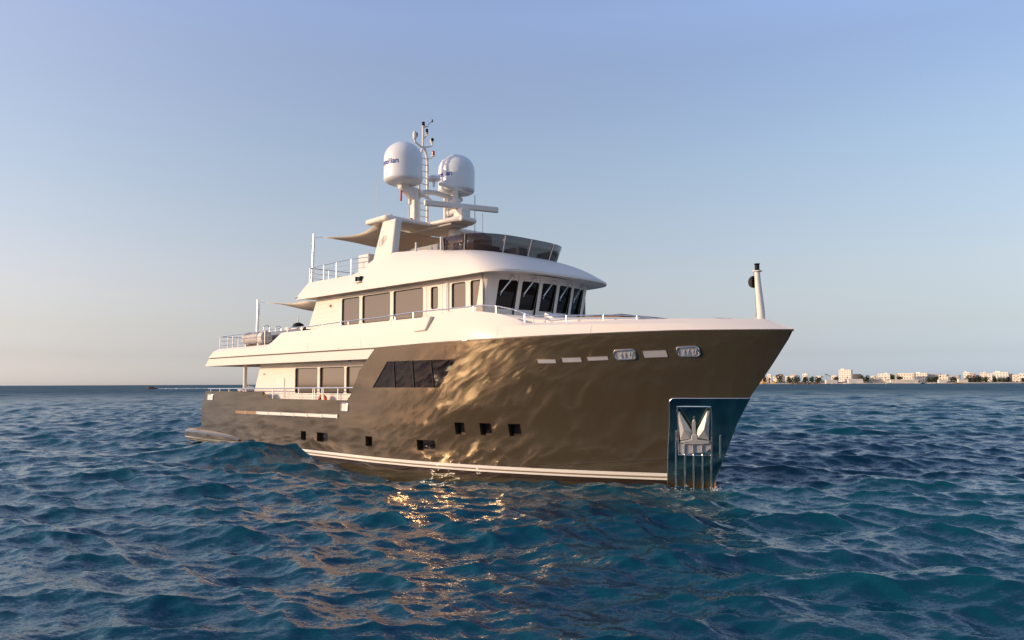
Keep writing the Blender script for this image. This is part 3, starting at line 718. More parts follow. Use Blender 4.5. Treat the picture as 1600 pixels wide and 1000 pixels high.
for (pc, pb, pt, yd, rimx) in ((631.5, 283.5, 224, -1.40, 624), (713.5, 300, 244, 1.36, 707)):
    base = on(pc, pb, y=yd); top = on(pc, pt, y=yd); h = top[2]-base[2]+.05; rad = .765
    cx = mast_x-.03
    prof = [(.25, -.12), (.6, -.08), (rad-.06, -.03), (rad-.01, .03), (rad, .08)]+[(rad, .08+(h-rad*.93-.08)*k/4) for k in range(1, 5)]
    z_ = prof[-1][1]
    prof += [(rad*math.cos(math.pi/2*k/14), z_+rad*.93*math.sin(math.pi/2*k/14)) for k in range(1, 14)]+[(.02, z_+rad*.93)]
    d = MB().lathe(prof, (cx, yd, base[2]), 56).build('satellite_dome', DOME, yacht, smooth=True, ang=50)
    MB().lathe([(.2, -.2), (.26, -.02)], (cx, yd, base[2]-.06), 20).build('dome_foot', WHITE, d, smooth=True)
    va = math.atan2(LC[1]-yd, LC[0]-cx)
    depth = math.hypot(LC[1]-yd, LC[0]-cx); off = (rimx-pc)*depth/F_PX/rad
    th0 = va+math.asin(max(-1, min(1, off)))
    wrap_text('intellian', .30, (cx, yd), rad, base[2]+(.56 if yd < 0 else .52), th0, 'lettering', BLUE, d)
# ladder mast
lad = MB(); xr = on(668, 300, y=.0)
LX = -12.85
def ly(px, py): # lateral position on the ladder plane x=LX
    q = on(px, py, x=LX); return q
b0, t0 = ly(667.5, 347), ly(666.5, 240)
lad.tube([(LX, b0[1], 9.2), (LX, b0[1], ly(668, 262)[2]), (LX, b0[1]-.03, ly(666, 245)[2]), (LX, b0[1]-.16, ly(662, 232)[2]), (LX, b0[1]-.3, ly(657, 228)[2])], .055, 10)
lad.tube([(LX, b0[1]-.42, 9.2), (LX, b0[1]-.42, ly(656, 262)[2]), (LX, b0[1]-.36, ly(655, 240)[2]), (LX, b0[1]-.22, ly(659, 228)[2])], .05, 10)
LD = lad.build('ladder_mast', WHITE, yacht, smooth=True)
for k in range(11):
    z = 9.4+k*.27; MB().tube([(LX, b0[1], z), (LX, b0[1]-.42, z)], .022, 6).build('rung', WHITE, LD)
MT = MB(); c0 = ly(661, 229)
MT.tube([(LX, c0[1], c0[2]-.1), (LX, c0[1], ly(661, 197)[2])], .045, 10); q = ly(661, 199)
MT.tube([(LX, q[1], q[2]), (LX, ly(669, 195)[1], ly(669, 197)[2])], .03, 8)
MT.tube([ly(660, 231), ly(655, 227), ly(649, 222), ly(647, 216)], .045, 8).tube([ly(661, 230), ly(668, 230), ly(675, 228), ly(675, 222)], .035, 8).tube([ly(662, 217), ly(667, 212), ly(667, 208)], .03, 8).tube([ly(669, 248), ly(675, 247)], .025, 8)
MT.build('mast_top', WHITE, yacht, smooth=True)
def lamp(px, py, name, m_, r=.07, h=.16, base=True):
    q = ly(px, py); o = MB().lathe([(r*.9, 0), (r, .02), (r*.85, h*.5), (r, h-.02), (r*.8, h)], q, 16).build(name, m_, yacht, smooth=True)
    if base: MB().lathe([(r*1.1, -.04), (r*1.1, 0)], q, 16).build('lamp_base', WHITE, o)
lamp(661.5, 197, 'masthead_lamp', BLACK, .07, .17); lamp(667, 207.5, 'signal_lamp', BLACK, .06, .16); lamp(677, 243, 'red_signal_lamp', RED, .075, .18)
q = ly(648, 217); MB().lathe([(.07, 0), (.085, .04), (.085, .22), (.05, .32), (.01, .34)], q, 16).build('mast_camera', WHITE, yacht, smooth=True)
q2 = ly(650, 211); MB().box((q2[0]+.05, q2[1], q2[2]), (.08, .06, .18)).build('camera_lens', BLACK, yacht, bevel=.02)
q = ly(675, 220); MB().lathe([(.05, -.1), (.08, -.08), (.08, .08), (.06, .12)], q, 14, (.8, -.5, .1)).build('searchlight', WHITE, yacht, smooth=True)
MB().lathe([(.065, .1), (.065, .14)], q, 14, (.8, -.5, .1)).build('searchlight_lens', BLACK, yacht)
m = MB(); a = ly(669, 195); b = ly(675.5, 189); m.tube([a, b], .01, 6); m.box(b, (.05, .03, .12)); m.build('wind_vane', BLACK, yacht)
# mushroom antenna
q = on(679, 283, y=.3); MB().lathe([(.05, -.25), (.05, 0), (.28, .01), (.29, .05), (.24, .15), (.12, .21), (.01, .22)], (mast_x, .12, q[2]-.05), 24).build('mushroom_antenna', DOME, yacht, smooth=True)
# radars
def bar(p0, p1, h, w, name, m_=WHITE):
    p0 = Vector(p0); p1 = Vector(p1); d = p1-p0; q = Matrix.Rotation(math.atan2(d.y, d.x), 3, 'Z')
    return MB().box((p0+p1)/2, (d.length, w, h), q).build(name, m_, yacht, bevel=.035, seg=3)
ZR = 9.95
# choose the radar height so that the bar passes over its pedestal
pa, pb_ = on(663, 316.5, z=ZR), on(778, 328.5, z=ZR)
ctr = (pa+pb_)/2
print('radar bar', pa, pb_, np.linalg.norm(pa-pb_))
pedx, pedy = -10.75, .0
def radar_line(zr):
    a, b = on(663, 316.5, z=zr), on(778, 328.5, z=zr); return a, b, (a+b)/2
best = min(np.arange(9.3, 10.8, .02), key=lambda zr: abs(radar_line(zr)[2][1]-pedy))
pa, pb_, ctr = radar_line(best); print('radar', best, pa, pb_, ctr, np.linalg.norm(pa-pb_))
bar(pa, pb_, .22, .16, 'radar_scanner')
MB().box((ctr[0], ctr[1], (best-.12+9.28)/2), (.5, .46, best-.12-9.26)).build('radar_pedestal', WHITE, yacht, bevel=.04)
MB().box((ctr[0]+.0, ctr[1], 9.16), (.9, .8, .2)).build('radar_base', WHITE, yacht, bevel=.08, seg=3)
def rl2(zr): a, b = on(687, 287, z=zr), on(735, 302, z=zr); return a, b, (a+b)/2
best = min(np.arange(9.8, 11.5, .02), key=lambda zr: abs(rl2(zr)[2][0]-(-11.9)))
pa, pb_, ctr = rl2(best); print('radar2', best, pa, pb_, ctr)
bar(pa, pb_, .13, .13, 'radar_scanner')
MB().lathe([(.24, 0), (.26, .1), (.2, .2), (.22, .3), (.12, .42), (.1, best-10.0)], (ctr[0], ctr[1], 9.98), 20).build('radar_pedestal', WHITE, yacht, smooth=True)
MB().tube([(mast_x, .85, 9.9), (mast_x+.3, .8, 9.85), (ctr[0]+.1, ctr[1], 9.93)], .13, 12).build('radar_bracket', WHITE, yacht, smooth=True)
# antennas on the hardtop
def whip(px, py0, py1, y, r=.008, name='whip_antenna', m_=WHITE):
    a = on(px, py1, y=y); b = on(px, py0, y=y); MB().tube([(a[0], y, max(a[2]-.05, 9.2) if name != 'x' else a[2]), (b[0], y, b[2])], r, 6).build(name, m_, yacht)
whip(588.5, 282, 344, -2.3, .008); whip(601, 332, 343, -2.2, .014); whip(630, 336, 343, -1.5, .016); whip(640, 285, 345, -1.2, .009); whip(638, 300, 345, -1.3, .007)
for px, top, yy_ in ((742, 305, 1.6), (754, 333, 1.9)):
    a = on(px, 372, y=yy_); b = on(px, top, y=yy_); MB().tube([(a[0], yy_, 7.2), (b[0], yy_, b[2])], .012, 6).build('whip_antenna', WHITE if px == 754 else BLACK, yacht)
q = on(610, 343, y=-2.0); MB().lathe([(.015, 0), (.02, .1), (.09, .12), (.09, .16), (.03, .18)], (q[0], -2.0, 9.25), 14).build('antenna_disc', WHITE, yacht, smooth=True)
q = on(643, 343, y=-1.1); MB().lathe([(.07, 0), (.07, .1), (.04, .14)], (q[0], -1.1, 9.25), 14).build('red_signal_lamp', RED, yacht, smooth=True)
for px in (677, 683):
    q = on(px, 347, y=-.1); MB().lathe([(.06, 0), (.06, .12), (.03, .15)], (q[0], -.1, 9.24), 12).build('horn', BLACK, yacht, smooth=True)
q = on(643, 314, y=-1.0); MB().box((q[0]-.1, -1.0, q[2]), (.1, .12, .25)).build('loudhailer', CREAM, yacht, bevel=.03)
# navigation light on the roof side
q = on(560, 440, y=-3.0)
for s in (1, -1):
    n = MB().box((q[0], -2.98*s, q[2]-.02), (.36, .22, .05)).build('sidelight_shelf', WHITE, yacht, bevel=.01)
    sb_ = MB().box((q[0]+.0, -2.90*s, q[2]+.1), (.26, .06, .20)).box((q[0]-.15, -2.96*s, q[2]+.1), (.02, .16, .20)).box((q[0]+.15, -2.96*s, q[2]+.1), (.02, .16, .20)).build('sidelight', BLACK, yacht)
    MB().lathe([(.045, 0), (.05, .02), (.05, .11), (.03, .13)], (q[0], -2.98*s, q[2]+.02), 12).build('sidelight_lens', mat('green_lens', (.01, .12, .05), .2) if s > 0 else RED, sb_, smooth=True)

# ---- railings
def railing(pts_top, posts, zbase, r=.024, mids=(), closed=False, name='railing', rp=.02):
    t = MB().tube(pts_top, r, 8)
    for f in mids: t.tube([(p[0], p[1], zb_+(p[2]-zb_)*f) for p, zb_ in zip(pts_top, [zbase(*p[:2]) if callable(zbase) else zbase for p in pts_top])], .009, 6)
    o = t.build(name, STEEL, yacht, smooth=True)
    for p in posts:
        zb_ = zbase(p[0], p[1]) if callable(zbase) else zbase
        MB().tube([(p[0], p[1], zb_), (p[0], p[1], p[2])], rp, 7).build('stanchion', STEEL, o, smooth=True)
    return o
def ins(x, k=.1): return float(hb(x, 2.6))-k
for s in (-1, 1):
    # main deck
    xs = np.linspace(-25.55, -12.55, 40); top = [(x, s*ins(x), ip(x, [-25.5, -12.5], [2.69, 2.76])) for x in xs]
    px_ = [323, 338, 353.5, 371, 381, 425, 445, 466.5, 489, 491.5, 503, 505, 528]
    posts = []
    for p_ in px_:
        x = on(p_, 612, y=-3.5)[0]; posts.append((x, s*ins(x), ip(x, [-25.5, -12.5], [2.69, 2.76])))
    railing(top, posts, lambda x, y: ztop(x)-.01, .026, mids=())
    m2 = MB().tube([(x, s*ins(x), 2.50) for x in np.linspace(-19.2, -12.7, 20)], .009, 6).build('guard_wire', STEEL, yacht)
    # upper deck rail on the bulwark
    q = [(448, 509), (462, 508), (484, 510), (533, 503), (590, 496.5), (646, 488), (700, 482.5), (740, 478.5), (755, 477), (775, 478), (800, 483), (820, 490), (833, 495)]
    pts = []
    for a, b in q[2:]:
        x = on(a, b, y=-3.5)[0]
        for _ in range(4):
            yb = upb(x, 3.52, 1.7); w = on(a, b, y=-yb); x = w[0]
        pts.append((x, s*yb, w[2]))
    pts = [(-17.6, s*3.48, 5.22)]+pts; pts.append((pts[-1][0]+.02, pts[-1][1], 4.65))
    posts = [p for p in pts[:-1][::2]]+[(x, s*upb(x, 3.52, 1.7), 5.21) for x in (-16.4, -14.8, -13.0, -10.1)]
    railing(pts, posts, lambda x, y: bt_top(x)-.02, .02)
    # foredeck rail
    q = [(833, 494), (860, 493.2), (885, 493), (910, 492.8), (943, 492.2), (970, 492.5), (995, 493.5), (1030, 496)]
    pts = []
    for a, b in q:
        x = on(a, b, y=-2.7)[0]
        for _ in range(6):
            yb = upb(x, 3.52, 1.7); w = on(a, b, y=-yb); x = w[0]
        pts.append((x, s*yb, w[2]))
    pts[-1] = (pts[-1][0], pts[-1][1], 4.64)
    railing(pts, [pts[2], pts[4], pts[6]], lambda x, y: bt_top(x)-.02, .018)
    # boat deck
    q = [(-24.25, 5.16), (-22, 5.19), (-19.6, 5.23), (-18.1, 5.25)]
    pts = [(x, s*(bd(x)-.2), z) for x, z in q]
    railing(pts, [pts[0], pts[2], (-23.0, s*3.3, 5.17), (-23.5, s*3.3, 5.16)], 4.5, .02, mids=(.36, .68))
    # flybridge aft
    q = [(-17.2, 7.76), (-16.1, 7.78), (-14.1, 7.79), (-12.9, 7.72)]
    pts = [(x, s*2.72, z) for x, z in q]
    railing(pts, [pts[0], pts[1], (-15.15, s*2.72, 7.77), pts[2]], 7.14, .02, mids=(.36, .68))
    for px, py in ((612+2, 389), (650, 379), (689, 370)):
        a = on(px, py, y=-2.5); b = on(px, py+14, y=-2.5)
        MB().tube([(a[0], s*2.5, zin(a[0], 0)-.03), (a[0], s*2.5, a[2])], .035, 8).build('bright_post', WHITE, yacht)
xs = [(-24.25, y, 5.16) for y in np.linspace(-3.25, 3.25, 9)]
railing(xs, xs[1:-1:2], 4.5, .02, mids=(.36, .68)); xs = [(-17.2, y, 7.76) for y in np.linspace(-2.72, 2.72, 7)]
railing(xs, xs[1:-1:2], 7.1, .02, mids=(.36, .68))
# awning poles
def pole(a, b, y, z0, r):
    p, q = on(*a, y=y), on(*b, y=y)
    for s in (1, -1):
        MB().tube([(q[0], y*s, z0), (p[0], y*s, p[2])], r, 12).build('awning_pole', STEEL, yacht, smooth=True)
    return p
P1 = pole((491, 366), (487.5, 440), -2.6, 7.0, .055)
P2 = pole((404, 468), (402, 517), -2.3, 4.4, .075)

# ---- jack staff
q0 = on(1188, 497, y=0); J = MB()
prof = []
for z, w, dx in ((4.5, .245, .02), (4.8, .235, .02), (5.2, .21, -.01), (5.6, .18, -.04), (5.88, .16, -.05), (5.9, .155, -.05)):
    prof.append([(q0[0]+dx+w/2*.9*math.cos(a), w/2*math.sin(a), z) for a in np.linspace(0, 2*math.pi, 17)[:-1]])
J.grid(prof, True); J.add(prof[-1], [tuple(range(16))])
js = J.build('jack_staff', WHITE, yacht, smooth=True)
MB().lathe([(.13, 0), (.13, .025)], (q0[0]-.05, 0, 5.90), 20).build('staff_cap', WHITE, js)
MB().lathe([(.075, 0), (.075, .025), (.058, .04), (.066, .10), (.058, .155), (.078, .175), (.078, .195)], (q0[0]-.05, 0, 5.925), 16).build('bow_lamp', BLACK, js, smooth=True)
q = on(1177, 440.5, y=0)
DSC = []
for k in range(24):
    a = 2*math.pi*k/24; DSC.append((q[0]+.165*math.cos(a)*.9, 0, q[2]+.165*math.sin(a)))
MB().prism([(x-.12*0, -.012, z) for x, y, z in DSC], (0, .024, 0)).build('signal_disc', BLACK, js)
MB().prism([(q[0], (x-q[0])*.9, z) for x, y, z in DSC], (.024, 0, 0)).build('signal_disc', BLACK, js)
MB().tube([(q[0]+.03, 0, 5.88), (q[0]+.07, -.0, 4.6)], .006, 5).build('halyard', BLACK, js)
for k in range(3):
    MB().lathe([(.03, 0), (.03, .05)], (q0[0]-.11, .02*k, 4.72), 8, (-1, 0, 0)).build('staff_cleat', STEEL, js) if k == 0 else None

# ---- hull fittings
def patch(mb, x0, x1, z0, z1, off, slope=0, n=8, mrows=3, s=1, thick=.02):
    rows = []
    for i in range(mrows+1):
        row = []
        for j in range(n+1):
            x = x0+(x1-x0)*j/n; z = z0+(z1-z0)*i/mrows+slope*(x-x0); p = hp(x, z, off); row.append((p[0], p[1]*s, p[2]))
        rows.append(row)
    mb.grid(rows)
    edge_ = [rows[0][j] for j in range(n+1)]+[rows[i][n] for i in range(1, mrows+1)]+[rows[mrows][j] for j in range(n-1, -1, -1)]+[rows[i][0] for i in range(mrows-1, -1, -1)]
    inn_ = [(p[0], p[1]+thick*s, p[2]) for p in edge_]
    mb.grid([edge_, inn_]); return mb
def loop_tube(x0, x1, z0, z1, off, r, slope=0, s=1, rad=.05):
    pts = []
    def c(cx, cz, a0): return [(cx+rad*math.cos(a0+math.pi/2*k/3), cz+rad*math.sin(a0+math.pi/2*k/3)) for k in range(4)]
    L = c(x1-rad, z1-rad, 0)+c(x0+rad, z1-rad, math.pi/2)+c(x0+rad, z0+rad, math.pi)+c(x1-rad, z0+rad, 1.5*math.pi)
    L.append(L[0])
    for x, z in L:
        p = hp(x, z+slope*(x-x0), off); pts.append((p[0], p[1]*s, p[2]))
    return MB().tube(pts, r, 8)
SLOT = mat('pale_slot_interior', (.50, .49, .52), .3, metal=.3, noise=.15, nscale=5)
def frame_px(a, b, c, d):
    """pixel corners left-top a, right-bottom b -> x0,x1,z0,z1 + slope"""
    l = hit(a[0], a[1]); l2 = hit(c[0], c[1]); r_ = hit(b[0], b[1]); r2 = hit(d[0], d[1]); return l, l2, r_, r2
for (lx, lt, lb, rx_, rt_, rb, kind) in ((839, 561.5, 568, 868, 561, 567.5, 0), (877, 558.8, 566.5, 907.5, 558, 566, 0), (916.5, 557.5, 564, 949.5, 556, 562.5, 0), (958.5, 547.8, 562, 990.5, 546, 560, 1), (1003, 548, 559.3, 1040.5, 546.5, 557.5, 0), (1056, 543, 557, 1090, 541.5, 555.5, 1)):
    A = hit(lx, lt); Bq = hit(lx, lb); C = hit(rx_, rt_); Dq = hit(rx_, rb)
    sl_ = (C[2]-A[2])/(C[0]-A[0]); z0, z1 = Bq[2], A[2]
    for s in (1, -1):
        if kind == 0:
            o = patch(MB(), A[0], C[0], z0, z1, .006, sl_, s=s).build('scupper_slot', SLOT, yacht, smooth=True)
            loop_tube(A[0], C[0], z0, z1, .006, .009, sl_, s, .02).build('slot_rim', HULL, o, smooth=True)
        else:
            o = patch(MB(), A[0]+.02, C[0]-.02, z0+.02, z1-.02, .004, sl_, s=s).build('fairlead', SLOT, yacht, smooth=True)
            loop_tube(A[0], C[0], z0, z1, .02, .025, sl_, s, .07).build('fairlead_rim', STEEL, o, smooth=True)
            for f in (.33, .52, .74, .86):
                x = A[0]+(C[0]-A[0])*f; zc = (z0+z1)/2+sl_*(x-A[0]); p = hp(x, zc, .02); hh = (z1-z0)*.42
                MB().tube([(p[0]-.02, p[1]*s, zc-hh), (p[0]+.02, p[1]*s, zc+hh)], .018, 8).build('roller', STEEL, o, smooth=True)
# small hatches
for (x0p, y0p, x1p, y1p, fill) in ((533.5, 630, 544, 642.5, CREAM), (324.5, 616, 333, 625, CREAM)):
    A = hit(x0p, y0p); C = hit(x1p, y1p)
    for s in (1, -1):
        o = patch(MB(), A[0], C[0], C[2], A[2], .005, 0, s=s).build('hull_hatch', fill, yacht, smooth=True)
        loop_tube(A[0], C[0], C[2], A[2], .012, .022, 0, s, .05).build('hatch_rim', STEEL, o, smooth=True)
A = hit(695, 541.5); C = hit(713, 552)
for s in (1, -1): loop_tube(A[0], C[0], C[2], A[2], .001, .005, 0, s, .01).build('flush_hatch', DARKGAP, yacht)
# rubbing strip along the quarter
A = on(363, 643, y=-3.6); C = on(523, 649, y=-3.68)
segx = np.linspace(A[0], C[0], 9)
for s in (1, -1):
    for i in range(8):
        o = patch(MB(), segx[i]+.03, segx[i+1]-.03, 1.60+.005*i, 1.72+.005*i, .02, 0, s=s, n=3, mrows=1, thick=.03).build('rubbing_strip', TEAK if i < 2 else mat('pale_teak%d' % i, (.62, .47, .36), .6) if False else CREAM, yacht)
        MB().box((segx[i+1], -(float(hb(segx[i+1], 1.66))+.02)*s, 1.66+.005*i), (.05, .05, .15)).build('strip_bracket', STEEL, o)
# spray rail forward
pts = [hp(x, z, .008) for x, z in [(lambda q: (q[0], q[2]))(hit(px, py)) for px, py in ((842, 728), (880, 725.5), (930, 722.8), (985, 720), (1043, 716.5))]]
for s in (1, -1): MB().tube([(p[0], p[1]*s, p[2]) for p in pts], .012, 8).build('spray_rail', DARKGAP, yacht, smooth=True)

# steel bow plate round the stem with the anchor pocket
xl = [hit(1046, 630)[0], hit(1044, 700)[0], hit(1042.5, 756)[0]]; zl = [hit(1046, 630)[2], hit(1044, 700)[2], hit(1042.5, 756)[2]]
ztp = hit(1060, 622.3)[2]
ztp_b = 2.47
plx = lambda z: ip(z, [zl[2], zl[1], zl[0]], [xl[2], xl[1], xl[0]])+(.15-math.sqrt(max(0, .15**2-max(0, z-(ztp-.15))**2)) if z <= ztp else .15)
print('plate', xl, zl, ztp, PK)
PL = MB()
zsP = sorted(set([z_ for z_ in zs if -1.1 < z_ < ztp-.2]+[ztp-.15, ztp-.12, ztp-.09, ztp-.06, ztp-.035, ztp-.015, ztp-.004, ztp]))
hull_rows(PL, zsP, [plx, pkL, pkR, lambda z: stem(z)+.02], [8, 8, 10], [(1, PK[2], PK[3])], None, off=.012)
PL.mirror(); PLATE = mat('mirror_steel_plate', (.44, .48, .48), .12, metal=1, bump=.0025, bscale=1.6)
def _pl():
    t = PLATE.node_tree; b = t.nodes['Principled BSDF']; tc = t.nodes.new('ShaderNodeTexCoord'); sx = t.nodes.new('ShaderNodeSeparateXYZ')
    n = t.nodes.new('ShaderNodeTexNoise'); n.inputs['Scale'].default_value = 3; n.inputs['Detail'].default_value = 4
    t.links.new(tc.outputs['Object'], sx.inputs[0]); t.links.new(tc.outputs['Object'], n.inputs['Vector'])
    ad = t.nodes.new('ShaderNodeMath'); ad.operation = 'MULTIPLY_ADD'; ad.inputs[1].default_value = .25; t.links.new(n.outputs[0], ad.inputs[0]); t.links.new(sx.outputs[2], ad.inputs[2])
    cr = t.nodes.new('ShaderNodeValToRGB'); cr.color_ramp.elements[0].position = .10; cr.color_ramp.elements[0].color = (.30, .16, .05, 1); cr.color_ramp.elements[1].position = .42; cr.color_ramp.elements[1].color = (.30, .42, .38, 1)
    t.links.new(ad.outputs[0], cr.inputs[0]); t.links.new(cr.outputs[0], b.inputs['Base Color'])
    r2 = t.nodes.new('ShaderNodeMapRange'); r2.inputs[1].default_value = .15; r2.inputs[2].default_value = .7; r2.inputs[3].default_value = .38; r2.inputs[4].default_value = .13
    t.links.new(ad.outputs[0], r2.inputs[0]); t.links.new(r2.outputs[0], b.inputs['Roughness'])
_pl()
plate = PL.build('bow_plate', PLATE, yacht, smooth=True, ang=40)
for s in (1, -1):
    rp = [hp(plx(z), z, .012) for z in zsP if z > -.4]+[hp(x, ztp, .012) for x in np.linspace(plx(ztp), stem(ztp)-.01, 12)[1:]]
    MB().tube([(p[0], p[1]*s, p[2]) for p in rp], .011, 6).build('plate_rim', STEEL, plate, smooth=True)
for s in (1, -1):
    m = MB(); Lp = rect_loop(0, 0, PK[2], PK[3], 6, fa=pkL, fb=pkR)
    P = [hp(x, z, .014) for x, z in Lp]; Q = [p+np.array([-.03, .17, 0]) for p in [hp(x, z, 0) for x, z in Lp]]
    m.grid([[(p[0], p[1]*s, p[2]) for p in P+[P[0]]], [(p[0], p[1]*s, p[2]) for p in Q+[Q[0]]]])
    m.add([(p[0], p[1]*s, p[2]) for p in Q], [tuple(range(len(Q)))])
    pk = m.build('anchor_pocket', PLATE, plate)
    rp = [hp(x, z, .016) for x, z in Lp]; rp.append(rp[0])
    MB().tube([(p[0], p[1]*s, p[2]) for p in rp], .018, 8).build('pocket_rim', STEEL, plate, smooth=True)
    # ribs
    for px, y0, y1 in ((1056.5, 673, 756), (1070.3, 693, 756), (1084, 693, 757), (1098, 693, 757), (1111.7, 683, 752), (1125.3, 680, 715)):
        pts = []
        for py in np.linspace(y0, min(y1, 752), 9):
            try: w = hit(px, py)
            except Exception: continue
            p = hp(w[0], w[2], .02); pts.append((p[0], p[1]*s, p[2]))
        if px < 1120: p = pts[-1]; pts.append((p[0]-.03, p[1]+.04*s, p[2]-.35))
        if len(pts) > 1: MB().tube(pts, .027, 8).build('plate_rib', STEEL, plate, smooth=True)
    # anchor: crown, two flukes, shank, crown pad
    def A3(px, py, off):
        w = hit(px, py); p = hp(w[0], w[2], off); return (p[0], p[1]*s, p[2])
    an = MB()
    def plate3(poly, o1, o2):
        n = len(poly); an.add([A3(*q, o1) for q in poly]+[A3(*q, o2) for q in poly], [tuple(range(n)), tuple(range(n, 2*n))[::-1]]+[(i, (i+1) % n, n+(i+1) % n, n+i) for i in range(n)])
    anchor = MB(); an = anchor
    # crown bar
    plate3([(1063, 689), (1080, 685), (1081, 678), (1089, 678), (1090, 685), (1108, 688), (1108, 691), (1100, 692.5), (1070, 692.5)], .10, -.04)
    a_o = anchor.build('anchor', ANCH, yacht, bevel=.008)
    for fl in ([(1059, 643), (1062, 644), (1080, 672), (1079, 684), (1063, 687)], [(1105, 642), (1108.5, 642.5), (1107.5, 686), (1090, 683), (1088.5, 673)]):
        an = MB(); n = len(fl); tipo = -.03
        offs = [-.02, -.02, .06, .09, .02]
        cpt = (sum(q[0] for q in fl)/n, sum(q[1] for q in fl)/n+4)
        V = [A3(*q, .03+o*.6) for q, o in zip(fl, offs)]+[A3(*q, -.06) for q in fl]+[A3(*cpt, .12)]
        an.add(V, [(i, (i+1) % n, 2*n) for i in range(n)]+[tuple(range(n, 2*n))[::-1]]+[(i, (i+1) % n, n+(i+1) % n, n+i) for i in range(n)])
        an.build('fluke', ANCH, a_o)
    an = MB(); plate3([(1081.5, 658), (1084.5, 654.5), (1087, 658), (1087.5, 680), (1081, 680)], .07, -.05); an.build('shank', ANCH, a_o, bevel=.006)
    an = MB(); plate3([(1060, 691), (1066, 693.5), (1100, 693.5), (1110, 688), (1110.5, 700), (1104, 706), (1066, 710), (1060.5, 706)], .005, -.08); an.build('bolster_plate', CREAM if False else SLOT, plate)

# ---- swim platform and its side sponsons
SP = MB()
for s in (1, -1):
    rows = []
    for x in np.linspace(-28.5, -21.8, 30):
        w = ip(x, [-28.5, -28.3, -27.8, -25, -21.8], [2.9, 3.25, 3.45, 3.62, 3.50]); tp = ip(x, [-28.5, -26, -22.6, -21.8], [.62, .66, .56, .45]); bt = ip(x, [-28.5, -21.8], [.30, .38])
        rows.append([(x, -s*0, tp), (x, -s*(w-.08), tp), (x, -s*w, tp-.07), (x, -s*w, bt), (x, -s*(w-.25), bt-.22), (x, -s*0, bt-.28)])
    SP.grid(rows); SP.add(rows[0], [tuple(range(6))]); SP.add(rows[-1], [tuple(range(6))])
SP.build('swim_platform', HULL, yacht, smooth=True, ang=30)
ST = MB()
for s in (1, -1):
    pts0 = []; 
    for x in np.linspace(-28.1, -22.2, 20):
        w = ip(x, [-28.5, -28.3, -27.8, -25, -21.8], [2.9, 3.25, 3.45, 3.62, 3.50])-.13; bt = ip(x, [-28.5, -21.8], [.30, .38]); pts0.append(((x, -s*(w+.03), bt-.07), (x, -s*(w-.02), bt-.13)))
    ST.grid([[p[0] for p in pts0], [p[1] for p in pts0]])
ST.build('platform_stripe', WHITE, yacht)
MB().box((-27.3, 0, .675), (2.1, 6.2, .03)).build('platform_planking', TEAK, yacht)

# ================================================================ things carried on the yacht
def sail(name, corners, sag, dip, label, group, n=14):
    """four-cornered shade sail: corners A (aft stbd), B (fwd stbd), C (fwd port), D (aft port), edges cut hollow"""
    A, Bq, C, Dq = [np.array(c, float) for c in corners]; ctr = (A+Bq+C+Dq)/4; rows = []
    for i in range(n+1):
        u = i/n; row = []
        for j in range(n+1):
            v = j/n; p = (1-u)*(1-v)*A+u*(1-v)*Bq+u*v*C+(1-u)*v*Dq
            e = max(4*u*(1-u)*(2*v-1)**2, 0)*sag+4*v*(1-v)*(2*u-1)**2*sag*(1 if u < .5 else .35)
            p = p+(ctr-p)*e; p[2] -= dip*16*u*(1-u)*v*(1-v)+.03*math.sin(7*u+3*v)
            row.append(p)
        rows.append(row)
    m = MB().grid(rows); o = m.build(name, CLOTH, None, smooth=True)
    o.matrix_world = YM; so = o.modifiers.new('s', 'SOLIDIFY'); so.thickness = .008
    tag(o, label, 'shade sail', group); return o
sail('shade_sail', [(-16.55, -2.55, 9.02), (-12.9, -2.45, 9.02), (-12.9, 2.45, 8.95), (-16.55, 2.5, 8.75)], .24, .25, 'beige shade sail stretched from the flybridge pole to the arch, the upper one', 'shade sails')
sail('shade_sail', [(-22.1, -2.25, 6.74), (-17.4, -2.6, 6.42), (-17.4, 2.6, 6.42), (-22.1, 2.25, 6.6)], .26, .35, 'beige shade sail over the boat deck below the roof overhang, the lower one', 'shade sails')
# tie lines
MB().tube([(P1[0], -2.6, 9.08), (-16.5, -2.55, 9.02)], .012, 5).build('tie_line', STEEL, yacht)
MB().tube([(P2[0], -2.3, 6.78), (-22.0, -2.25, 6.73)], .012, 5).build('tie_line', STEEL, yacht)

# life raft canister
c0 = np.array([-21.15, -3.05, 4.97]); raft = yempty('life_raft', (c0[0], c0[1], 4.6), 'white ribbed life raft canister lying on the boat deck edge', 'life raft')
pr = [(.02, -.98), (.22, -.98), (.27, -.93)]
for k in range(12):
    a = -.9+k*.125; pr += [(.275, a), (.275, a+.05), (.30, a+.07), (.30, a+.11)]
pr += [(.30, .62), (.30, .86), (.27, .93), (.1, .96), (.02, .96)]
rel(MB().lathe(pr, c0, 28, (1, 0, 0)), (c0[0], c0[1], 4.6)).build('canister', WHITE, raft, smooth=True, ang=30)
for dx in (-.6, .6):
    rel(MB().box((c0[0]+dx, c0[1], 4.6), (.08, .5, .22)), (c0[0], c0[1], 4.6)).build('cradle', STEEL, raft)
    rel(MB().tube([(c0[0]+dx, c0[1]+.31*math.cos(a), c0[2]+.31*math.sin(a)) for a in np.linspace(-.4, math.pi+.4, 16)], .012, 6), (c0[0], c0[1], 4.6)).build('strap', GREYC, raft)
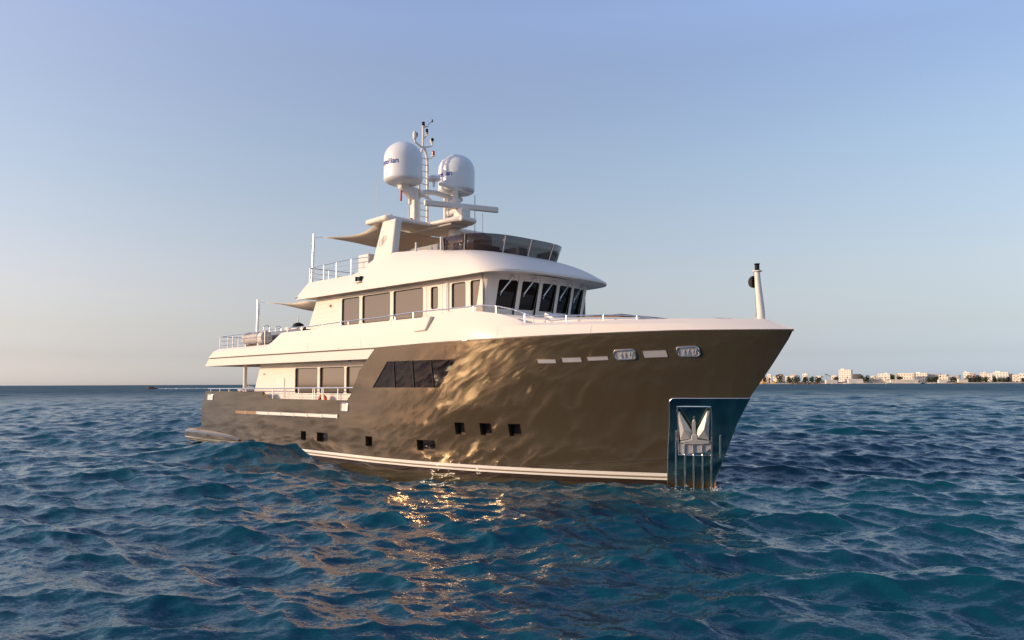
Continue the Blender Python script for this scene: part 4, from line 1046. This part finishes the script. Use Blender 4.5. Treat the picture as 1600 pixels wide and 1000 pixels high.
# tender
tb = np.array([-21.3, -.9, 4.6]); tender = yempty('tender', tb, 'grey inflatable tender stowed across the boat deck behind the life raft', 'tender')
tm = MB()
for s in (-1, 1):
    tm.tube([(-2.3, s*.75, .5), (-1, s*.8, .5), (.8, s*.75, .52), (1.7, s*.45, .6), (2.1, 0, .66)], .24, 14)
tm.build('tube', GREYRUB, tender, smooth=True)
tm = MB(); tm.grid([[(-2.2, y, ip(abs(y), [0, .8], [.0, .4])) for y in (-.8, -.4, 0, .4, .8)], [(1.0, y*.9, ip(abs(y), [0, .8], [.1, .45])) for y in (-.8, -.4, 0, .4, .8)], [(2.1, y*.05, .55) for y in (-.8, -.4, 0, .4, .8)]]); tm.build('bottom', WHITE, tender, smooth=True)
MB().box((0, 0, .72), (.5, .6, .5)).build('console', WHITE, tender, bevel=.06)
for k in (-1, 1):
    MB().tube([(-1.9, .3*k-.15, .5), (-1.9, .3*k-.15, 1.05), (-1.9, .3*k-.08, 1.13), (-1.9, .3*k+.08, 1.13), (-1.9, .3*k+.15, 1.05), (-1.9, .3*k+.15, .5)], .022, 8).build('grab_hoop', STEEL, tender, smooth=True)
eng = MB().lathe([(.18, 0), (.27, .08), (.28, .3), (.22, .45), (.08, .52), (.01, .53)], (.95, -.25, .60), 20).build('engine_cowl', BLACK, tender, smooth=True)
tender.location = to_world(np.array([-20.75, -1.5, 4.55]))
# small light deck boat
jb = yempty('sailing_dinghy', (-18.8, -.9, 4.9), 'small white dinghy with covered cushions and stub mast on the boat deck', 'dinghy')
MB().box((0, 0, .25), (1.7, .9, .5)).build('dinghy_body', GREYRUB, jb, bevel=.15, seg=3)
for x in (.05, .5): MB().box((x, -.3, .60), (.36, .42, .24)).build('cushion', WHITE, jb, bevel=.06, seg=3)
MB().box((-.75, -.2, .60), (.6, .5, .2)).build('seat', WHITE, jb, bevel=.06, seg=3)
MB().tube([(-.75, -.2, .6), (-.8, -.2, 1.25)], .035, 8, .015).build('stub_mast', WHITE, jb)
MB().prism([(-.78, -.2, .72), (-.9, -.2, .72), (-.79, -.2, 1.0)], (0, .01, 0)).build('pennant', RED, jb)
jb.location = to_world(np.array([-18.95, -1.6, 4.72]))
mk = MB()
for i, (x, h) in enumerate(((-.5, .1), (-.38, .04), (-.26, .1))):
    for dx, dz in ((0, 0), (.05, .05), (.02, .1)):
        a = math.radians(38)+dz*3; mk.box((x+dx, -.305*math.cos(a), .37+.305*math.sin(a)), (.035, .012, .03), Matrix.Rotation(-a, 3, 'X'))
mk.build('faded_marking', BLUE, raft)
pts = [(-22.95+.034*k, -(bd(-22.95)+.012-.02*0), 4.35+.028*abs(math.sin(k*1.7))+.01*(k % 3)) for k in range(12)]
MB().tube([(x, -(bd(x)-.010-.0)-.0+ (z-4.17)*.04, z) for x, y, z in pts], .007, 5).build('small_script', GREYI, yacht)
# boarding ladder rolled up / chair dark
q = on(473, 510, y=-2.9); ch = yempty('deck_chair', (q[0], -2.9, 4.95), 'dark folded deck chair against the aft house wall', 'chair')
MB().tube([(0, 0, -.3), (.05, 0, .25), (.22, 0, .32), (.2, 0, -.3)], .03, 6).tube([(0, .4, -.3), (.05, .4, .25), (.22, .4, .32), (.2, .4, -.3)], .03, 6).build('chair_frame', BLACK, ch)
MB().box((.1, .2, .05), (.06, .4, .4)).build('chair_back', BLACK, ch, bevel=.02)
# life ring
q = on(505.5, 620, y=-3.2); lr = yempty('life_ring', (q[0], -3.25, q[2]-.2), 'orange life ring hanging inside the side deck rail', 'life ring')
MB().lathe([(.24+.07*math.cos(a), .07*math.sin(a)) for a in np.linspace(0, 2*math.pi, 13)], (0, 0, 0), 28, (0, 1, 0), end=False).build('ring', ORANGE, lr, smooth=True)
for a in (.8, 2.4, 3.9, 5.5):
    MB().box((.24*math.cos(a), 0, .24*math.sin(a)), (.10, .155, .10)).build('ring_band', WHITE, lr, bevel=.02)
# courtesy flag
q = on(627, 300, y=-1.5); fl = yempty('courtesy_flag', q, 'small red furled flag hanging below the left satellite dome', 'flag')
MB().tube([(.05, 0, .15), (.0, 0, .0), (-.02, 0, -.35)], .03, 8, .045).build('flag_cloth', RED, fl, smooth=True)
MB().tube([(.05, 0, .15), (.1, 0, .4)], .006, 5).build('flag_line', STEEL, fl)

exec_town = True
# ================================================================ distant shore
TD = 1500.0
def far(px, dist=TD, z=0.0):
    d = ray(px, 600); d = d/d[1]; return np.array([d[0]*dist, dist, z])
def zpx(px, py, dist=TD):
    d = ray(px, py); return CAM_H+d[2]/d[1]*dist
PXM = TD/F_PX
SAND = mat('sand', (.66, .53, .38), .9, noise=.25, nscale=.05)
sh = MB(); rows = []
for px in np.linspace(1080, 2600, 120):
    p = far(px); n = random.uniform(-8, 8)
    rows.append([tuple(far(px, TD-10+n)-np.array([0, 0, 1.5])), tuple(far(px, TD+6+n)+np.array([0, 0, 1.9])), tuple(far(px, TD+60)+np.array([0, 0, 3.2])), tuple(far(px, TD+700)+np.array([0, 0, 3.0])), tuple(far(px, TD+760)-np.array([0, 0, 3]))])
sh.grid(rows); o = sh.build('shore_ground', SAND, None, smooth=True); o['kind'] = 'structure'
WALLS = {'white': mat('white_render', (.82, .74, .63), .8, noise=.08, nscale=.2), 'cream': mat('cream_render', (.80, .70, .56), .8, noise=.1, nscale=.2),
         'tan': mat('tan_render', (.50, .36, .25), .8, noise=.1, nscale=.2), 'pink': mat('pink_render', (.58, .42, .36), .8, noise=.1, nscale=.2), 'grey': mat('grey_render', (.40, .38, .40), .8, noise=.1, nscale=.2),
         'yellow': mat('yellow_paint', (.75, .42, .03), .7)}
WDARK = mat('dark_window_opening', (.36, .30, .25), .5)
ROOFT = mat('brown_roof', (.16, .10, .07), .9)
def building(x0, x1, yt, yb, colr, label, frac=.72, rows_=2, roof=None, dist=None, steps=None):
    dist = dist or TD+30; W = (x1-x0)*dist/F_PX; z1 = zpx((x0+x1)/2, yt, dist); z0 = zpx((x0+x1)/2, yb, dist); z0 = min(z0, 1.0) if yb > 595 else z0
    z0 = max(z0, .5)
    h = z1-z0; w = W*frac/math.cos(R(38)); d = W*(1-frac)/math.sin(R(38))
    c = far((x0+x1)/2, dist)
    e = empty('building', (c[0], c[1], z0), R(-38), label, 'building', 'buildings along the far shore')
    base = 0.5-z0
    MB().box((0, 0, h/2+base/2), (w, d, h-base)).build('wall', WALLS[colr], e)
    MB().box((0, 0, h+.25), (w+.5, d+.5, .5)).build('parapet', WALLS[colr], e)
    if roof: MB().add([(-w/2-.6, -d/2-.6, h+.5), (w/2+.6, -d/2-.6, h+.5), (w/2+.6, d/2+.6, h+.5), (-w/2-.6, d/2+.6, h+.5), (0, 0, h+2.4)], [(0, 1, 4), (1, 2, 4), (2, 3, 4), (3, 0, 4), (3, 2, 1, 0)]).build('roof', ROOFT, e)
    if steps:
        for fx, fw, fh in steps: MB().box((w*fx, 0, h+fh/2+.5), (w*fw, d*.6, fh)).build('roof_room', WALLS[colr], e)
    nc = max(2, int(w/4.5))
    for r_ in range(rows_):
        for c_ in range(nc):
            if nc*rows_ > 60 and (r_+c_) % 2: continue
            MB().box((-w/2+w*(c_+.5)/nc, -d/2-.03, h*(r_+.55)/rows_), (w/nc*.5, .2, h/rows_*.45)).build('window', WDARK, e)
    if d > 6:
        for r_ in range(rows_): MB().box((w/2+.03, 0, h*(r_+.55)/rows_), (.2, d*.35, h/rows_*.45)).build('window', WDARK, e)
    return e
BL = [
 (1188, 1203, 590.5, 597, 'pink', 'low pink shore building just right of the bow, behind yellow crates', 1),
 (1199.5, 1206, 585, 595, 'white', 'narrow white tower house close to the yacht bow', 2),
 (1209, 1226, 588.5, 596.5, 'cream', 'wide cream house with brown hipped roof right of the narrow tower', 2, True),
 (1215, 1224, 586, 588, 'tan', 'small tan rooftop storey on the hipped-roof cream house', 1, True),
 (1228, 1243, 588, 596.5, 'cream', 'cream two-storey house left of the dark trees', 2),
 (1236, 1244, 585.5, 589, 'pink', 'small pink upper house above the trees', 1),
 (1254.5, 1263, 584.5, 594, 'white', 'square white house with flat roof left of the rocky islet', 2),
 (1276, 1284, 587.5, 594, 'cream', 'cream house half hidden by palms, left of the pointed tree', 1),
 (1299, 1309, 587, 594, 'cream', 'low cream house just left of the tall white hotel', 1),
 (1312, 1332, 578.2, 596.5, 'white', 'tallest building on the shore, white multi-storey hotel', 6),
 (1333, 1345, 584.8, 593, 'tan', 'brown block right of the tall white hotel', 2),
 (1362, 1372, 587.5, 594, 'cream', 'cream house left of the long white apartment block', 1),
 (1373, 1392, 584.3, 595, 'white', 'long white apartment block behind the moored sailing boat', 3),
 (1394, 1404, 585, 593, 'grey', 'grey block behind palms right of the sailing boat', 2),
 (1405, 1430, 583.5, 593.5, 'cream', 'long cream terrace with stepped roof above the beach', 2),
 (1430, 1450, 583.3, 592, 'white', 'white flat-roofed block with rooftop tanks', 2),
 (1450, 1470, 584.2, 592, 'grey', 'wide grey block with flat roof', 2),
 (1468, 1482, 586, 594, 'cream', 'cream house among palms right of the grey block', 2),
 (1484, 1500, 587, 593, 'grey', 'low distant grey building between the palm groups', 1),
 (1507, 1516, 582, 589, 'white', 'white stepped house on top of the green mound', 2),
 (1517, 1524, 583.5, 589, 'pink', 'small pink house beside the stepped white one', 1),
 (1533, 1542, 582.5, 589, 'cream', 'cream tower-like house right of the green mound', 2),
 (1540, 1555, 584, 592, 'white', 'white block joined to the large white building near the right edge', 2),
 (1554, 1576, 582, 593, 'white', 'large stepped white building near the right edge', 3),
 (1577, 1584, 584.5, 592, 'grey', 'grey block right of the large stepped white building', 2),
 (1583, 1594, 585.8, 595, 'cream', 'cream house with a brown water tank near the right edge', 2),
 (1594.5, 1612, 584, 595, 'white', 'white block cut by the right edge of the photo', 2),
 (1349, 1360, 591, 596.5, 'cream', 'low cream pavilion above the beach wall', 1),
]
for i, b in enumerate(BL):
    building(b[0], b[1], b[2], b[3], b[4], b[5], rows_=b[6], roof=(b[7] if len(b) > 7 else None), dist=TD+30+(i % 4)*18+(60 if b[4] == 'grey' else 0), frac=.72, steps=[(-.2, .3, 2.2)] if i in (9, 15, 23, 19) else [(.15, .25, 1.6)] if i % 3 == 0 else None)
# low beach walls and jetties
for (x0, x1, yt, yb, c_, lab) in ((1325, 1348, 592, 596.8, 'white', 'white curved beach wall below the tall hotel'), (1391, 1434, 593, 596.8, 'cream', 'long pale sea wall below the cream terrace'), (1466, 1478, 593, 596.8, 'white', 'short white sea wall with a boathouse'), (1497, 1512, 592.5, 596, 'cream', 'low cream terrace wall left of the green mound'), (1290, 1308, 593.5, 596.8, 'cream', 'low broken quay left of the hotel')):
    W = (x1-x0)*TD/F_PX; c = far((x0+x1)/2, TD+4); h = max(zpx((x0+x1)/2, yt)-.3, 2.2)
    o = MB().box((0, 0, h/2), (W, 5, h)).build('sea_wall', WALLS[c_], None, bevel=.3); o.location = (c[0], c[1], .3); tag(o, lab, 'wall', 'sea walls along the far shore')
for k, (px, py) in enumerate(((1192, 595), (1209, 595.3))):
    c = far(px, TD-2); o = MB().box((0, 0, 1.8), (6, 4, 3.0)).box((1.5, 0, 3.8), (3, 3, 1.2)).build('yellow_hut', WALLS['yellow'], None, bevel=.1); o.location = (c[0], c[1], .3)
    tag(o, ['yellow beach hut nearest the yacht bow', 'yellow beach hut below the cream hipped-roof house'][k], 'hut', 'yellow beach huts')
# trees
LEAF = mat('tree_foliage', (.10, .11, .055), .8, noise=.5, nscale=.6); TRUNK = mat('tree_trunk', (.12, .09, .06), .9)
def tree(px, ybase, ytop, wpx, label, palm=False, dist=None):
    dist = dist or TD+20; c = far(px, dist); z0 = .8; H_ = max(zpx(px, ytop, dist)-z0, 3); w = wpx*dist/F_PX/2
    e = empty('palm_tree' if palm else 'tree', (c[0], c[1], z0), 0, label, 'tree', 'trees along the far shore')
    MB().tube([(0, 0, 0), (.2, 0, H_*.4), (0, 0, H_*.75)], .35, 6, .18).build('trunk', TRUNK, e)
    m = MB()
    if palm:
        for k in range(22):
            a = random.uniform(0, 6.28); l = w*random.uniform(.8, 1.25); dr = random.uniform(-.1, .9)
            pts = [(l*t*math.cos(a), l*t*math.sin(a), H_*.86+l*(.5*t-dr*1.1*t*t)) for t in (0, .33, .66, 1)]
            n = Vector((-math.sin(a), math.cos(a), 0))*.5
            m.grid([[tuple(Vector(p)+n*(1-.6*i/3)) for i, p in enumerate(pts)], [tuple(Vector(p)-n*(1-.6*i/3)) for i, p in enumerate(pts)]])
    else:
        blobs = [(random.uniform(-.6, .6)*w, random.uniform(-.5, .5)*w, H_*random.uniform(.35, .82), random.uniform(.35, .55)) for _ in range(9)]
        for bx_, by_, bz_, br in blobs:
            for k in range(34):
                v = Vector((random.gauss(0, 1), random.gauss(0, 1), random.gauss(0, 1))).normalized(); v = Vector((v.x*w*br, v.y*w*br, v.z*H_*.24)); p = Vector((bx_, by_, bz_))+v
                q = Vector((random.gauss(0, 1), random.gauss(0, 1), random.gauss(0, 1))).normalized(); r_ = q.orthogonal().normalized(); q = q*random.uniform(.5, 1.1); r_ = r_*random.uniform(.5, 1.1)
                m.add([p-q-r_, p+q-r_, p+q+r_, p-q+r_], [(0, 1, 2, 3)])
    m.build('crown', LEAF, e, recalc=False)
TR = [(1195, 597, 586.5, 6, 'tree', 'dark tree right beside the yacht bow'), (1218, 588, 584.8, 12, 'tree', 'dark treetop over the cream hipped-roof house'), (1234, 596, 589, 10, 'tree', 'low dark tree in front of the cream two-storey house'), (1246, 596.5, 587, 12, 'tree', 'round dark tree left of the square white house'), (1258, 597, 588.5, 9, 'tree', 'small tree in front of the square white house'),
 (1268, 597, 588.5, 7, 'tree', 'pointed single tree right of the square white house'), (1279, 597, 588.5, 11, 'tree', 'bushy tree left of the tall palms'), (1286, 597, 587.5, 8, 'palm', 'palm left of the taller palm by the hotel'), (1292, 597, 584, 8, 'palm', 'tall palm left of the hotel, highest of its group'), (1297, 597, 586, 7, 'palm', 'palm standing just right of the tallest palm'), (1306, 597, 589, 10, 'tree', 'low tree at the foot of the tall hotel'),
 (1324, 597, 588, 4, 'palm', 'slim palm in front of the tall hotel'), (1346, 593, 584.5, 10, 'tree', 'dark tree right of the brown block'), (1354, 594, 587, 12, 'tree', 'dense low tree above the beach pavilion'), (1368, 596, 587.5, 7, 'palm', 'palm left of the long white apartment block'), (1376, 597, 589, 7, 'palm', 'palm in front of the long white apartment block'), (1384, 597, 589, 6, 'palm', 'small palm at the right end of the long white apartment block'),
 (1396, 596, 585, 7, 'tree', 'dark upright tree right of the sailing boat'), (1405, 596, 587, 9, 'tree', 'tree in front of the cream terrace at its left end'), (1411, 596, 588, 8, 'palm', 'palm in front of the cream terrace'), (1428, 596, 587.5, 6, 'palm', 'palm between terrace and flat-roofed white block'), (1437, 596, 587.5, 8, 'palm', 'palm before the flat-roofed white block'), (1444, 596, 587, 7, 'palm', 'palm at the right end of the flat-roofed white block'), (1453, 596, 588, 10, 'tree', 'bushy tree in front of the grey block'), (1463, 596, 589, 8, 'tree', 'low bush tree right of the grey block'),
 (1470, 596, 587, 6, 'palm', 'thin palm left of the leaning palms'), (1482, 595, 584.8, 9, 'palm', 'tall leaning palm over the cream house'), (1489, 596, 589, 12, 'tree', 'low dense tree left of the grey low building'), (1501, 596, 585.5, 6, 'palm', 'lone palm left of the green mound'), (1512, 596, 588, 14, 'tree', 'left end tree of the large green mound'), (1521, 596, 585, 16, 'tree', 'highest tree of the large green mound'), (1530, 596, 587, 14, 'tree', 'middle tree of the large green mound'), (1540, 596, 588.5, 12, 'tree', 'right end tree of the large green mound'), (1529, 597, 591, 18, 'tree', 'lowest bush spreading at the foot of the green mound'),
 (1555, 596, 588, 6, 'tree', 'small dark tree before the large stepped white building'), (1567, 596, 591, 14, 'tree', 'low hedge tree under the large stepped white building'), (1575, 596, 589, 8, 'tree', 'dark shrub at the right of the large stepped white building'), (1588, 596, 589, 4, 'palm', 'thin palm in front of the cream house with tank'), (1599, 596, 589, 5, 'tree', 'dark tree at the right edge of the photo')]
for px, yb, yt, w, kd, lab in TR: tree(px, yb, yt, w, lab, kd == 'palm', TD+10+random.uniform(0, 12))
# rocky islets
ROCK = mat('islet_rock', (.20, .13, .08), .95, noise=.5, nscale=.3)
def islet(x0, x1, yt, dist, lab):
    c = far((x0+x1)/2, dist); W = (x1-x0)*dist/F_PX; h = zpx((x0+x1)/2, yt, dist); n = 40; m = MB(); rows = []
    for j in range(5):
        v = j/4; rows.append([(-W/2+W*i/n, (v-.5)*14, -.6+(h+.6)*math.sin(math.pi*v)*(math.sin(math.pi*i/n)**.5)*random.uniform(.45, 1)) for i in range(n+1)])
    o = m.grid(rows).build('rock_islet', ROCK, None); o.location = (c[0], c[1], 0); tag(o, lab, 'rocks', 'rocky islets before the shore')
islet(1228, 1288, 596, 1150, 'longest low rocky islet, left of the hotel')
islet(1483, 1510, 597.5, 1150, 'short brown rock reef in front of the green mound')
islet(1587, 1625, 597.3, 1150, 'orange-brown reef at the right edge of the photo')
# boats
def boat(px, dist, L_, rz, label, dark=False, mast=0, cabin=1.0, name='motor_boat', cat='boat'):
    c = far(px, dist); e = empty(name, (c[0], c[1], 0), rz, label, cat)
    st = mat('boat_dark', (.06, .055, .06), .4) if dark else WHITE
    rows = []
    for t in np.linspace(0, 1, 10):
        x = -L_/2+L_*t; b = L_*.14*(1-max(0, (t-.5)/.5)**2.2); f = L_*.09+L_*.05*t*t
        rows.append([(x, -b*1.0, f), (x, -b*.8, 0), (x, 0, -L_*.05), (x, b*.8, 0), (x, b, f), (x, 0, f)])
    m = MB().grid(rows, True); m.add(rows[0], [tuple(range(6))]); m.build('hull', st, e, smooth=True, ang=30)
    if cabin:
        MB().prism([(-L_*.25, -L_*.09, L_*.10), (L_*.22, -L_*.09, L_*.12), (L_*.08, -L_*.08, L_*.22*cabin), (-L_*.2, -L_*.08, L_*.22*cabin)], (0, L_*.18, 0)).build('cabin', st, e, bevel=.1)
        MB().box((-.03*L_, -L_*.09, L_*.165*cabin), (L_*.22, .1, L_*.04)).build('window', GLASS_BLK, e)
        MB().box((-L_*.08, 0, L_*.30*cabin), (L_*.26, L_*.17, L_*.012)).build('canopy', st, e)
        for sx in (-.19, .03): MB().tube([(L_*sx, -L_*.07, L_*.2), (L_*sx, -L_*.07, L_*.30*cabin)], .05, 6).build('canopy_post', STEEL, e)
    if mast: MB().tube([(0, 0, .5), (0, 0, mast)], .12, 6, .06).build('mast', WHITE, e); MB().tube([(0, 0, 2.2), (-L_*.4, 0, 2.0)], .09, 6).build('boom', WHITE, e)
    return e
boat(1389, 1350, 11, R(8), 'white sailing boat moored before the long white apartment block', mast=13, cabin=.6, name='sailing_boat')
boat(1321, 1380, 9, R(170), 'small white motor boat moored under the tall hotel')
boat(1302, 1380, 8, R(5), 'small white boat at the quay left of the hotel')
boat(1442, 1400, 9, R(12), 'dark-covered boat at the end of the long sea wall', dark=True)
boat(1453, 1400, 8, R(175), 'white boat beside the short sea wall')
boat(1462, 1400, 8, R(0), 'small white boat left of the boathouse wall')
boat(237, 560, 8.5, R(178), 'dark speedboat running left on the horizon with a white wake', dark=True)
boat(389, 300, 8.5, R(186), 'white sport-fishing cruiser on the horizon behind the stern rail', cabin=1.25)
FOAM = mat('foam', (.75, .77, .78), .7, bump=.05, bscale=2)
# wake: a scatter of low foam clumps
m = MB()
for k in range(420):
    t = random.random()**.8; px = 247+t*120; dist = 560+random.uniform(-1, 1)*(3+5*t)+t*30; c = far(px, dist)
    l = random.uniform(.5, 2.2)*(1-.5*t); h = random.uniform(.06, .42)*(1-.6*t)*(1 if random.random() < .6 else .3)
    m.lathe([(l, -.1), (l*.8, h*.6), (l*.3, h), (.02, h*1.05)], (c[0], c[1], .05), 7)
tag(m.build('wake_foam', FOAM, None, smooth=True), 'white foam trail behind the dark speedboat', 'foam', kind='stuff')

# splashes of foam where the stem and side meet the sea
m = MB()
def blob(px, py, r, n):
    for k in range(n):
        d = ray(px+random.gauss(0, 1)*r, py+random.gauss(0, 1)*r*.25); t = -CAM_H/d[2]; x, y = d[0]*t, d[1]*t; z = sea_h(x, y)
        rr = random.uniform(.004, .015); m.lathe([(rr*1.3, -.01), (rr, rr*.25), (rr*.3, rr*.4)], (x, y, z+random.uniform(-.03, .05)), 5)
blob(1117, 757, 2.5, 90); blob(1120, 762, 5, 40); blob(1075, 759, 22, 60); blob(470, 716, 6, 40)
tag(m.build('splash_foam', FOAM, None, smooth=True), 'white foam droplets around the stem and wave crests', 'foam', kind='stuff')

# soffit lights, scupper lips and seams on the yacht
for s in (1, -1):
    for x in (-16.2, -13.6, -11.2, -8.6): MB().lathe([(.05, 0), (.045, .015)], (x, -2.84*s, 6.478), 12, (0, 0, -1)).build('soffit_light', STEEL, yacht)
    for px, py in ((530, 543.3), (724, 529.6)):
        x = on(px, py, y=-3.6)[0]; MB().box((x, -(bd(x)+.01)*s, 4.23), (.22, .04, .04)).build('scupper_lip', STEEL, yacht, bevel=.01)
    for x in (-15.6, -11.9, -5.2, -2.2):
        P = [(x, -(bd(x)+.004)*s, sheer(x)+.05), (x, -(upb(x, 3.69, 2.15)+.004)*s, bt_mid(x))]
        MB().tube(P, .004, 4).build('panel_seam', CREAM, yacht)
# scrub along the shore
m = MB()
for k in range(2600):
    px = random.uniform(1186, 1615); dist = TD+random.uniform(8, 60); c = far(px, dist); hgt = random.random()**2*(4.5+3*math.sin(px*.07)+2*math.sin(px*.31))
    p = Vector((c[0], c[1], 2.2+hgt)); q = Vector((random.gauss(0, 1), random.gauss(0, 1), random.gauss(0, 1))).normalized(); r_ = q.orthogonal().normalized(); q = q*random.uniform(.5, 1.3); r_ = r_*random.uniform(.4, 1.0)
    m.add([p-q-r_, p+q-r_, p+q+r_, p-q+r_], [(0, 1, 2, 3)])
tag(m.build('shore_scrub', LEAF, None, recalc=False), 'low green scrub growing along the far shore between the houses', 'shrubs', kind='stuff')
